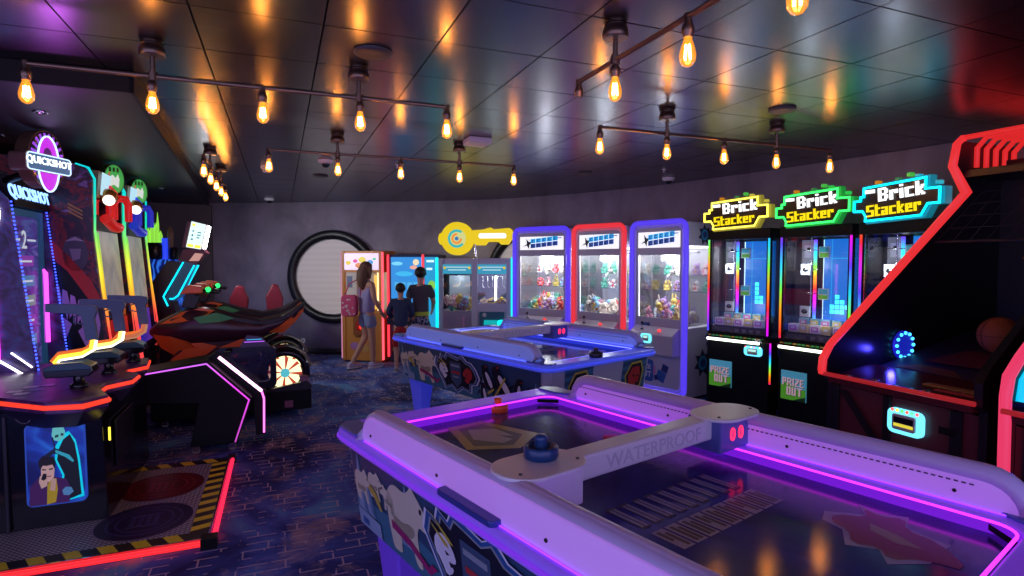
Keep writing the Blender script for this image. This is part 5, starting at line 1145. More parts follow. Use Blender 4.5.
# pedestal
mb = nb(); mb.hexa([(-1.85, 4.05, .045), (-.985, 4.05, .045), (-.985, 5.2, .045), (-1.85, 5.2, .045)], [(-1.85, 4.03, .74), (-1.00, 4.03, .74), (-1.00, 5.2, .74), (-1.85, 5.2, .74)], BLACKG)
mb.box(-1.47, -1.45, 4.02, 4.05, .05, .72, M('seam_dark', (.02, .02, .03), .4)); mb.build('pedestal', t, bevel=.006)
mb = nb(); mb.box(-.986, -.975, 4.25, 4.7, .30, .60, M('pedestal_door', (.015, .012, .018), .3)); mb.tube([(-.97, 4.06, .52), (-.97, 4.06, .60)], .006, glow('yellow_strip', (1, .75, .05), 2), n=6); mb.build('service_door', t)
# picture on the camera side of the pedestal
mb = nb(); bgm = art_mat('pedestal_picture_sky', [(.35, (.005, .01, .10)), (.55, (.01, .04, .35)), (.7, (.02, .15, .6))], 4, .55, 1.5)
px0, px1, pz0, pz1 = -1.362, -1.090, .19, .655; Y = 4.028
mb.prism(rrect(px0 - .008, px1 + .008, pz0 - .008, pz1 + .008, .03, 4), 'y', Y - .002, Y + .03, glow('picture_edge_blue', (.02, .08, .6), .6)); mb.prism(rrect(px0, px1, pz0, pz1, .025, 4), 'y', Y - .004, Y, bgm)
def Pt(pts, col, k, em=.35):
    m = M('picture_%s' % '_'.join('%02d' % int(c * 99) for c in col), col, .4, em=col, st=em)
    mb.face([(px0 + u * (px1 - px0), Y - .004 - .0006 * k, pz0 + v * (pz1 - pz0)) for u, v in pts], m)
Pt([(.52, .0), (.60, .35), (.48, .55), (.50, .72), (.62, .86), (.74, .90), (.86, .78), (.92, .55), (.98, .05)], (.0, .55, .65), 1, .8)
Pt([(.56, .0), (.64, .35), (.52, .55), (.55, .68), (.64, .80), (.76, .86), (.84, .74), (.89, .5), (.93, .08)], (.008, .012, .02), 2)
Pt([(.44, .86), (.46, .95), (.54, 1.0), (.64, .98), (.68, .9), (.66, .82), (.56, .78), (.48, .80)], (.12, .48, .42), 3, .7)
Pt([(.50, .86), (.56, .87), (.56, .84), (.50, .83)], (.01, .05, .05), 4); Pt([(.60, .88), (.65, .88), (.65, .85), (.60, .85)], (.01, .05, .05), 4)
Pt([(.30, .62), (.48, .70), (.44, .84), (.47, .84), (.50, .70), (.62, .66), (.60, .61), (.46, .63), (.34, .56)], (.01, .02, .05), 5)
Pt([(.50, .68), (.74, .60), (.82, .52), (.80, .50), (.66, .58), (.5, .64)], (.03, .35, .42), 6, .6)
Pt([(.02, .0), (.04, .24), (.18, .34), (.34, .37), (.52, .33), (.68, .30), (.74, .18), (.72, .0)], (.06, .015, .10), 7)
Pt([(.32, .0), (.34, .24), (.40, .33), (.50, .32), (.52, .18), (.48, .02)], (.45, .32, .02), 8)
Pt([(.38, .18), (.42, .33), (.50, .31), (.47, .16)], (.60, .38, .28), 9)
Pt([(.24, .46), (.24, .36), (.30, .30), (.38, .28), (.46, .34), (.48, .46), (.44, .50), (.3, .52)], (.70, .45, .36), 10)
Pt([(.21, .48), (.20, .56), (.28, .62), (.36, .60), (.46, .60), (.50, .54), (.48, .44), (.44, .50), (.34, .49), (.26, .50), (.24, .44)], (.012, .01, .015), 11)
Pt([(.26, .455), (.33, .45), (.33, .435), (.26, .44)], (.03, .02, .02), 12); Pt([(.38, .45), (.45, .46), (.45, .44), (.38, .435)], (.03, .02, .02), 12); Pt([(.33, .36), (.42, .365), (.40, .35), (.34, .35)], (.25, .05, .05), 12)
Pt([(.20, .30), (.22, .37), (.30, .38), (.36, .34), (.34, .24), (.24, .21)], (.65, .42, .33), 13); Pt([(.24, .33), (.28, .40), (.34, .39), (.33, .33), (.28, .31)], (.008, .008, .012), 14)
Pt([(.60, .16), (.66, .20), (.76, .19), (.80, .13), (.72, .09), (.62, .10)], (.10, .30, .50), 14)
mb.build('pedestal_picture', t)
# deck with glowing rim
dk = [(-2.3, 4.25), (-1.56, 4.10), (-1.20, 3.80), (-1.02, 3.77), (-.93, 3.90), (-1.03, 4.14), (-1.03, 4.28), (-.92, 4.42), (-.92, 4.60), (-1.03, 4.72), (-1.03, 4.86), (-.94, 4.98), (-.98, 5.28), (-2.3, 5.28)]
dm = art_mat('deck_purple', [(.3, (.02, .01, .04)), (.5, (.08, .03, .14)), (.7, (.16, .08, .25))], 4)
mb = nb(); mb.prism(dk, 'z', .76, .83, dm); dkk = mb.build('control_deck', t, bevel=.008)
mb = nb(); lo = [((x + 1.5) * .86 - 1.5, (y - 4.7) * .86 + 4.7, .66) for x, y in dk]; mb.hexa(lo, [(x, y, .765) for x, y in dk], M('deck_skirt', (.02, .02, .06), .3)); mb.build('deck_skirt', t)
mb = nb(); mb.tube([(x, y, .80) for x, y in dk[:13]], .013, glow('orange_red_tube', (1, .05, .02), 1.1), n=8); mb.build('deck_light_tube', t)
mb = nb(); cx, cy = -1.28, 3.868
mb.tube([(-1.36 + .052 * math.cos(2 * PI * k / 20) * .9, 3.985 - .03 * math.cos(2 * PI * k / 20) * -0 - .04 * math.cos(2 * PI * k / 20), .715 + .03 * math.sin(2 * PI * k / 20)) for k in range(20)], .003, M('badge_grey', (.2, .2, .25), .4), closed=True, n=5); mb.build('badge', t)
mb = nb()
for k, (x, y) in enumerate(((-1.42, 4.30), (-1.36, 4.20), (-1.46, 4.18), (-1.34, 4.32), (-1.40, 4.10))): mb.box(x - .035, x + .035, y - .03, y + .03, .831, .833, M('sticker_%d' % (k % 2), [(.55, .55, .62), (.12, .14, .3)][k % 2], .3))
mb.build('instruction_sticker', dkk)
gm = M('gun_slate', (.07, .13, .22), .4)
for gi, gb in enumerate((4.2, 4.64, 5.10)):
    nb0 = nb
    def nb(gi=gi):
        m = MB(); m.T = Matrix.Translation((1.4 + gi * .05, -4.6, 0)); return m
    mb = nb(); mb.lathe([(.045, .83), (.05, .85), (.03, .86), (.03, .90)], BLACKG, (-1.15, gb, 0), 20); mb.build('gun_pillar', t)
    mb = nb(); mb.prism([(-1.30, .905), (-1.08, .905), (-1.06, .93), (-1.07, .965), (-1.12, .99), (-1.26, .985), (-1.31, .955)], 'y', gb - .07, gb + .07, BLACKG)
    mb.prism([(-1.305, .945), (-1.065, .945), (-1.07, .965), (-1.12, .992), (-1.26, .987), (-1.305, .965)], 'y', gb - .075, gb + .075, M('pod_blue', (.02, .09, .13), .3)); mb.build('gun_pod', t, bevel=.006)
    hc = [(1, .55, .03), (1, .62, .10), (.85, .22, .10)][gi]; hm = glow('holder_glow_%d' % gi, hc, [2.6, 3.0, .6][gi]); hm2 = glow('holder_core_%d' % gi, [(1, .9, .6), (1, .9, .6), (.9, .4, .2)][gi], [2.6, 3, .5][gi]); hm3 = M('holder_orange_%d' % gi, (.5, .1, .02), .3, em=(1, .2, .02), st=.7)
    pth = [(-1.27, gb, .985), (-1.245, gb, 1.02), (-1.13, gb, 1.035), (-1.085, gb, 1.065), (-1.075, gb, 1.12)]
    for dz, m_, r_ in ((.0, hm, .013), (.022, hm3, .011), (-.018, hm2, .008)):
        mb = nb(); mb.tube([(x + abs(dz) * (.5 if i > 2 else 0) + (dz * .6 if i in (0, 3, 4) else 0) * -1, gb, z + (dz if i in (1, 2) else dz * .4)) for i, (x, _, z) in enumerate(pth)], r_, m_, n=8); mb.build('gun_holder_light', t)
    mb = nb(); mb.prism([(-1.30, 1.295), (-1.30, 1.345), (-1.10, 1.335), (-1.05, 1.325), (-1.045, 1.29), (-1.06, 1.25), (-1.045, 1.12), (-1.105, 1.115), (-1.12, 1.24), (-1.13, 1.275)], 'y', gb - .018, gb + .018, gm)
    mb.tube([(-1.125, gb, 1.275), (-1.165, gb, 1.262), (-1.165, gb, 1.225), (-1.118, gb, 1.215)], .005, gm, n=6); mb.build('light_gun', t, bevel=.006); nb = nb0
# cabinet back, screen, wings
mb = nb(); mb.box(-3.0, -1.80, 4.98, 5.66, .05, 2.22, BLACK); mb.build('back_cabinet', t)
scm = art_mat('shooter_screen', [(.3, (.02, .015, .10)), (.45, (.07, .03, .22)), (.6, (.05, .10, .30)), (.75, (.25, .08, .40))], 3.5, .55, 3, (1, 1, 3))
mb = nb(); mb.box(-1.80, -1.77, 5.06, 5.60, .80, 1.93, scm); sc = mb.build('screen', t)
mb = nb(); fr = M('screen_frame_blue', (.03, .10, .17), .35, em=(.02, .12, .25), st=.25)
for (y0, y1, z0, z1) in ((5.0, 5.06, .74, 1.98), (5.60, 5.66, .74, 1.98), (5.06, 5.60, .74, .80), (5.06, 5.60, 1.93, 1.98)): mb.box(-1.80, -1.75, y0, y1, z0, z1, fr)
mb.build('screen_frame', t)
mb = nb(); wt = glow('screen_text', (.6, .65, .75), .8); mb.text('2', (-1.765, 5.33, 1.76), (0, 1, 0), (0, 0, 1), .19, wt, .001, bold=.01)
for z in (1.70, 1.83): pass
for y0, y1 in ((5.12, 5.26), (5.40, 5.55)): mb.box(-1.769, -1.766, y0, y1, 1.75, 1.765, wt)
for k in range(5):
    z = 1.56 - k * .15
    mb.box(-1.769, -1.766, 5.16, 5.50, z, z + .08, glow('screen_band_%d' % (k % 3), [(.25, .05, .40), (.05, .22, .42), (.18, .28, .22)][k % 3], .7)); mb.box(-1.766, -1.765, 5.20, 5.46, z + .03, z + .045, wt)
mb.build('screen_menu', sc)
wing = art_mat('wing_art', [(.30, (.01, .008, .03)), (.5, (.05, .02, .14)), (.62, (.03, .06, .2)), (.75, (.16, .03, .22))], 5, .10, 3)
for wb, edge in ((4.93, [(-1.71, 2.02), (-1.59, .80)]), (5.685, [(-1.745, 2.0), (-1.64, .84)])):
    mb = nb(); mb.prism([(-2.9, .70), (edge[1][0], .70), edge[1], edge[0], (-1.85, 2.20), (-2.9, 2.20)], 'y', wb - .012, wb + .012, wing); mb.build('side_wing', t)
    mb = nb(); dotted(mb, (edge[0][0] + .012, wb, edge[0][1]), (edge[1][0] + .012, wb, edge[1][1]), 46, .0075, glow('blue_led_dot', (.04, .08, 1), 3.2)); mb.build('led_row', t)
pm = glow('magenta_neon', (.85, .06, .85), 2.6)
for (a_, b_, z0, z1) in ((-1.86, 4.90, .93, 1.55), (-1.735, 5.63, .95, 1.50), (-1.795, 4.905, .9, 1.52)):
    mb = nb(); mb.tube([(a_ - .02, b_, z1 + .03), (a_, b_, z1), (a_, b_, z0)], .014, pm, n=8); mb.build('neon_tube', t)
wl = glow('white_led_line', (.9, .85, 1), 3.5)
mb = nb(); mb.tube([(-1.80, 4.90, .93), (-1.62, 4.86, .80)], .009, wl, n=6); mb.build('led_line', t)
mb = nb(); mb.tube([(-1.72, 4.90, .97), (-1.61, 4.91, .86)], .006, wl, n=6); mb.build('led_line', t)
mb = nb()
arc_ = [(-1.86 + .11 * math.sin(x_), 4.90, 1.92 + .14 * math.cos(x_)) for x_ in [k * .12 for k in range(2, 20)]]
for p in arc_: mb.ball(p, .007, wl, 6, 4)
mb.build('led_arc', t)
# headers
mb = nb(); mb.prism([(-1.85, 1.98), (-1.70, 1.99), (-1.74, 2.20), (-1.85, 2.20)], 'y', 5.0, 5.66, BLACK); mb.build('header_box', t)
mb = nb(); up = Vector((-.04, 0, .21)).normalized(); mb.text('QUICKSHOT', (-1.716, 5.33, 2.085), (0, 1, 0), tuple(up), .128, glow('header_letters_blue', (.22, .42, 1), 2.6), .004, bold=.018); mb.build('header_lettering', t)
# oval marquee, turned a little towards the room
mq = bpy.data.objects.new('marquee', None); C.objects.link(mq); mq.parent = t
mq.location = (-1.46 + 1.4, 4.84 - 4.6, 2.26); mq.rotation_euler = (0, 0, math.radians(-22)); # local +x is the sign's outward normal
mb = MB(); mb.prism(ell(0, .03, .155, .195, 40), 'x', -.09, 0, M('marquee_bronze', (.20, .13, .08), .35, .6)); mb.build('marquee_case', mq)
mb = MB(); mb.face([(.002, y, z) for y, z in ell(0, .03, .147, .187, 40)], BLACKG)
for k in range(22):
    a = 2 * PI * k / 22; c, s = math.cos(a), math.sin(a); mb.face([(.004, .085 * c - .010 * s, .03 + .115 * s + .010 * c), (.004, .085 * c + .010 * s, .03 + .115 * s - .010 * c), (.004, .140 * c + .010 * s, .03 + .178 * s - .010 * c), (.004, .140 * c - .010 * s, .03 + .178 * s + .010 * c)], glow('ray_violet', (.30, .05, .75), 1.0))
mb.face([(.005, y, z) for y, z in ell(0, 0, .088, .185, 36)], glow('oval_magenta', (.55, .02, .75), 1.1)); mb.face([(.0055, y, z) for y, z in ell(0, .06, .035, .05, 20)], glow('oval_dark', (.10, .01, .2), .6)); mb.build('marquee_face', mq)
mb = MB(); mb.tube([(.010, y, z) for y, z in ell(0, 0, .090, .187, 32)], .006, glow('neon_ice', (.5, .7, 1), 1.8), closed=True, n=6); mb.build('oval_neon', mq)
mb = MB(); mb.prism(rrect(-.19, .19, -.062, .062, .025, 4), 'x', -.10, .014, M('plate_bronze', (.22, .15, .11), .35, .5)); mb.prism(rrect(-.18, .18, -.052, .052, .02, 4), 'x', .014, .017, glow('plate_blue', (.05, .20, .45), .6))
mb.T = Matrix.Rotation(0, 4, 'X'); mb.build('name_plate', mq)
mb = MB(); mb.tube([(.019, y, z) for y, z in rrect(-.182, .182, -.055, .055, .022, 4)], .004, glow('neon_ice', (.5, .7, 1), 1.8), closed=True, n=6); mb.text('QUICKSHOT', (.019, .0, .008), (0, 1, 0), (0, 0, 1), .066, glow('name_letters', (.9, 1, 1), 2.0), .003, bold=.012); mb.build('name_lettering', mq)
mb = nb(); mb.tube([(-1.60, 4.84, 2.18), (-1.78, 5.05, 2.15)], .025, BLACK, n=8); mb.build('marquee_arm', t)
point('gun_game_fill', (.15, -.25, 1.95), 4.5, (.75, .15, 1), .08, t)  # added point in mid-air above the deck, lights pad and guns

# ---- two linked ball games with tall screens
LEDG = [(0, (.9, .05, .08)), (.40, (.9, .06, .05)), (.50, (.95, .35, .02)), (.60, (.9, .75, .03)), (.72, (.2, .75, .1)), (.80, (.0, .6, .35)), (.95, (.0, .55, .6))]
def tall_game(label, b0, wid, col, cname):
    t, nb = rthing('tall_screen_game', label, 'arcade game', -1.9, b0 + wid / 2, 'tall screen games in a pair')
    b1 = b0 + wid
    e = [(-1.32, .62), (-1.35, .90), (-1.40, 1.36), (-1.44, 1.86), (-1.43, 2.28), (-1.47, 2.37), (-1.56, 2.40)]
    side = art_mat('game_side_art', [(.30, (.01, .008, .015)), (.46, (.03, .012, .03)), (.52, (.22, .015, .02)), (.60, (.02, .01, .02)), (.68, (.28, .14, .40)), (.78, (.05, .02, .06))], 3.2, .05, 2.5)
    for bb in (b0, b1):
        mb = nb(); mb.prism([(-2.6, .05), (-1.36, .05)] + e + [(-2.0, 2.44), (-2.6, 2.44)], 'y', bb - .015, bb + .015, side); mb.build('side_panel', t)
        mb = nb(); dotm = zgrad('edge_led_gradient', LEDG, 1.3, 2, .4); mb.tube([(x + .015, bb, z) for x, z in e], .009, dotm, n=6); mb.build('edge_light', t)
    mb = nb(); mb.box(-2.6, -1.62, b0 + .02, b1 - .02, .05, 2.40, BLACK); mb.build('cabinet', t)
    if b0 < 6:
        mb = nb(); Yb = b0 - .0165; lav = M('side_lettering_lavender', (.34, .20, .50), .4, em=(.4, .2, .7), st=.10); rd = M('side_swoosh_red', (.35, .02, .02), .4, em=(.6, .02, .02), st=.08); bk = M('side_ink', (.006, .006, .01), .3)
        def A(pts, m, k): mb.face([(p[0], Yb - .0012 * k, p[1]) for p in pts], m)
        A([(-2.0, .7), (-1.36, .7), (-1.42, 1.4), (-1.70, 1.62), (-2.0, 1.75)], bk, 1)
        A([(-1.80, 1.70), (-1.62, 1.52), (-1.42, 1.18), (-1.40, 1.30), (-1.46, 1.44), (-1.62, 1.66), (-1.80, 1.86)], rd, 2)
        for k in range(7): x = -1.76 + k * .052; z = 1.46 - k * .045; A([(x, z), (x + .03, z - .02), (x + .045, z - .12), (x + .025, z - .26), (x + .012, z - .16), (x - .012, z - .20)], lav, 3)
        A([(-1.80, 1.1), (-1.72, 1.2), (-1.60, 1.08), (-1.66, .92), (-1.72, .84), (-1.78, .9)], lav, 3); A([(-1.56, 1.02), (-1.48, 1.10), (-1.42, .98), (-1.5, .86)], lav, 3)
        for k in range(3): A([(-1.60, 2.0 + k * .03), (-1.50, 1.94 + k * .03), (-1.50, 1.955 + k * .03), (-1.60, 2.018 + k * .03)], M('side_gold', (.5, .25, .05), .4), 3)
        pts = ell(-1.56, 1.66, .09, .15, 10); A(pts, M('side_helmet', (.07, .07, .10), .3), 2); A([(-1.60, 1.70), (-1.52, 1.70), (-1.53, 1.62), (-1.58, 1.60)], M('side_helmet_pale', (.25, .22, .3), .3), 3); A([(-1.63, 1.76), (-1.56, 1.80), (-1.49, 1.76), (-1.56, 1.77)], M('side_helmet_edge', (.4, .35, .45), .3), 4)
        mb.build('side_artwork', t)
    sm = art_mat('tall_screen_' + cname, [(.35, (.16, .16, .20)), (.5, (.26, .24, .22)), (.65, (.34, .31, .28))], 2.2, .6, 1.5, (1, 1, 1))
    mb = nb(); y0, y1 = b0 + .10, b1 - .10
    def scr(z0, z1, m, th=.02): 
        f = lambda z: -1.455 + (1.86 - z) * .075 if z < 1.86 else -1.455
        mb.hexa([(f(z0) - th, y0, z0), (f(z0), y0, z0), (f(z0), y1, z0), (f(z0) - th, y1, z0)], [(f(z1) - th, y0, z1), (f(z1), y0, z1), (f(z1), y1, z1), (f(z1) - th, y1, z1)], m)
    scr(1.16, 1.86, sm); mb.build('screen', t)
    mb = nb(); scr(1.08, 1.155, BLACKG, .03); scr(1.865, 2.0, BLACK, .05); mb.build('bezel', t)
    mb = nb(); cm = M('lower_panel_' + cname, tuple(c * .35 for c in col), .3, em=col, st=.28); scr(.72, 1.07, cm); mb.build('lower_panel', t)
    mb = nb(); mb.box(-1.62, -1.33, b0 + .03, b1 - .03, .60, .66, BLACKG); mb.box(-1.62, -1.36, b0 + .03, b1 - .03, .05, .60, BLACK); mb.build('console', t)
    for bb in (b0 + .05, b1 - .05):
        mb = nb(); mb.tube([(-1.42 + (1.86 - z) * .075, bb, z) for z in (1.84, 1.4, .9)], .006, zgrad('inner_led_gradient', LEDG, 1.0, 2, .4), n=6); mb.build('inner_light', t)
    # topper: light box, gilded lamp, twin coloured arches, green egg sign
    mb = nb(); mb.prism([(-1.62, 2.14), (-1.42, 2.14), (-1.40, 2.36), (-1.60, 2.38)], 'y', b0 + .06, b0 + .36, M('topper_case', (.25, .12, .06), .4)); tp = mb.build('topper_box', t)
    mb = nb(); mb.add([(-1.398, b0 + .07, 2.16), (-1.398, b0 + .35, 2.16), (-1.378, b0 + .35, 2.35), (-1.378, b0 + .07, 2.35)], [(0, 1, 2, 3)], glow('topper_screen', (.45, .75, .9), 1.0)); mb.build('topper_face', tp)
    mb = nb(); mb.ball((-1.38, b0 + .24, 2.16), (.07, .11, .07), M('lamp_gilt', (.35, .15, .03), .3, .6), 16, 10); lp = mb.build('side_lamp', t)
    mb = nb(); mb.ball((-1.35, b0 + .13, 2.12), (.045, .06, .045), glow('lamp_white', (1, .95, .85), 2.0), 14, 9); mb.build('lamp_lens', lp)
    cmx = M('arch_' + cname, col, .3, em=col, st=.32)
    mb = nb(); mb.T = Matrix.Translation((1.9 - 1.36, .62 - wid / 2, 0)) @ Matrix.Rotation(math.radians(-40), 4, 'Z') @ Matrix.Translation((1.36, -(b0 + .62), 0))
    for k in range(2):
        y = b0 + .36 + k * .18
        mb.tube([(-1.36, y, 1.98), (-1.36, y, 2.13), (-1.36, y + .03, 2.18), (-1.36, y + .11, 2.18), (-1.36, y + .14, 2.13), (-1.36, y + .14, 1.97)], .032, cmx, n=10)
    mb.T = nb().T
    mb.tube([(-1.37, b0 + .10, 1.96), (-1.35, b0 + .26, 1.90), (-1.35, b0 + .42, 1.90)], .045, cmx, n=10); mb.tube([(-1.39, b0 + .30, 2.24), (-1.37, b0 + .40, 2.20)], .03, cmx, n=10); mb.build('coloured_arches', t)
    ec = (-1.40, b0 + .50); EG = Matrix.Translation((1.9 + ec[0], ec[1] - b0 - wid / 2, 0)) @ Matrix.Rotation(math.radians(-42), 4, 'Z') @ Matrix.Translation((1.40, -(b0 + .56), 0))
    mb = nb(); mb.T = EG; ee = ell(b0 + .56, 2.345, .095, .135, 28); mb.prism([(y, z) for y, z in ee], 'x', -1.46, -1.38, M('egg_case', (.03, .12, .03), .4)); eg = mb.build('egg_sign', t)
    mb = nb(); mb.T = EG; mb.face([(-1.378, y, z) for y, z in ell(b0 + .56, 2.345, .087, .127, 28)], glow('egg_green', (.04, .42, .08), .8))
    mb.face([(-1.376, b0 + .56 + p[0] * .09, 2.33 + p[1] * .09) for p in ((-.5, -.6), (-.1, -.4), (.4, -.7), (.5, .2), (.35, .7), (.1, .3), (-.2, .6), (-.45, .4))], glow('egg_white', (.8, .85, .8), .8)); mb.face([(-1.376, b0 + .56 + p[0] * .09, 2.34 + p[1] * .09) for p in ((-.8, .2), (-.55, .7), (-.4, .9), (-.6, -.2))], glow('egg_red', (.6, .1, .08), .8))
    for k in range(3): mb.box(-1.377, -1.375, b0 + .51 + k * .035, b0 + .53 + k * .035, 2.41, 2.45, M('egg_ink', (.01, .05, .01), .4))
    mb.build('egg_face', eg)
    return t
tall_game('tall screen game with red arches and a green egg sign, nearer of the pair', 5.74, .94, (.85, .02, .02), 'red')
tall_game('tall screen game with blue arches and a green egg sign, farther of the pair', 6.74, .96, (.03, .05, .85), 'blue')

# ---- black console with pink light lines
t, nb = rthing('arcade_console', 'long black arcade console on casters with pink light lines and a framed window', 'arcade game', -.7, 5.45)
mb = nb(); pr = [(-1.62, .64), (-1.09, .70), (-.57, .78), (-.24, .44), (-.36, .07), (-.71, .07), (-.64, .43), (-1.1, .47), (-1.62, .42)]
mb.prism(pr, 'y', 5.27, 5.66, BLACK); mb.build('body', t, bevel=.004)
mb = nb(); mb.prism([(-.52, .82), (-.58, .78), (-.24, .44), (-.22, .08), (-.145, .08), (-.14, .47), (-.46, .80)], 'y', 5.405, 5.66, BLACK); mb.build('front_arm', t)
pk = glow('purple_line', (.75, .05, .75), 1.5)
mb = nb(); mb.tube([(-1.62, 5.262, .635), (-1.09, 5.262, .69), (-.575, 5.262, .755), (-.262, 5.262, .428), (-.375, 5.262, .08)], .006, zgrad('violet_to_teal', [(0, (.35, .05, .35)), (.3, (.5, .05, .5)), (.65, (.7, .05, .75)), (1, (.5, .15, .8))], 1.5, 2, 1.2), n=6); mb.build('light_line', t)
mb = nb(); mb.tube([(-.495, 5.395, .785), (-.168, 5.395, .468)], .013, glow('hot_pink_white', (1, .5, .9), 4), n=8); mb.tube([(-.168, 5.395, .468), (-.150, 5.395, .40), (-.155, 5.395, .10)], .008, glow('hot_pink', (1, .15, .8), 2.6), n=8); mb.build('light_line', t)
mb = nb(); o_ = rrect(-.53, -.045, .48, .85, .05, 5); i_ = rrect(-.46, -.095, .54, .81, .035, 5); ring(mb, o_, i_, 'y', 5.43, 5.50, BLACKG); mb.build('window_frame', t)
mb = nb(); mb.prism(i_, 'y', 5.455, 5.462, glass('smoked_glass', (.55, .45, .60), .08)); mb.build('window_pane', t)
mb = nb(); mb.box(-.45, -.40, 5.30, 5.34, .80, .84, BLACK); mb.prism([(-.34, .850), (-.1, .850), (-.16, .93), (-.28, .95)], 'y', 5.46, 5.50, M('top_plaque', (.05, .02, .10), .3)); mb.text('LASER', (-.22, 5.457, .905), (1, 0, 0), (0, 0, 1), .045, glow('plaque_letters', (.5, .1, .9), 1.2), .001) if False else mb.box(-.30, -.14, 5.456, 5.46, .89, .897, glow('plaque_line', (.5, .1, .9), 1.2)); mb.box(-.28, -.16, 5.456, 5.46, .91, .917, glow('plaque_line_blue', (.05, .4, .8), 1.0)); mb.build('top_plaque', t)
def caster(nb, t, a, b):
    mb = nb(); mb.lathe([(.026, -.011), (.03, -.008), (.03, .008), (.026, .011)], M('caster_wheel', (.35, .3, .3), .4), (a, b, .03), 16, 'y'); c_ = mb.build('caster', t)
    mb = nb(); mb.box(a - .022, a + .022, b - .017, b - .013, .025, .075, CHROME); mb.box(a - .022, a + .022, b + .013, b + .017, .025, .075, CHROME); mb.box(a - .024, a + .024, b - .02, b + .02, .07, .078, CHROME); mb.build('caster_fork', c_)
for a_ in (-.67, -.40):
    for b_ in (5.31, 5.61): caster(nb, t, a_, b_)

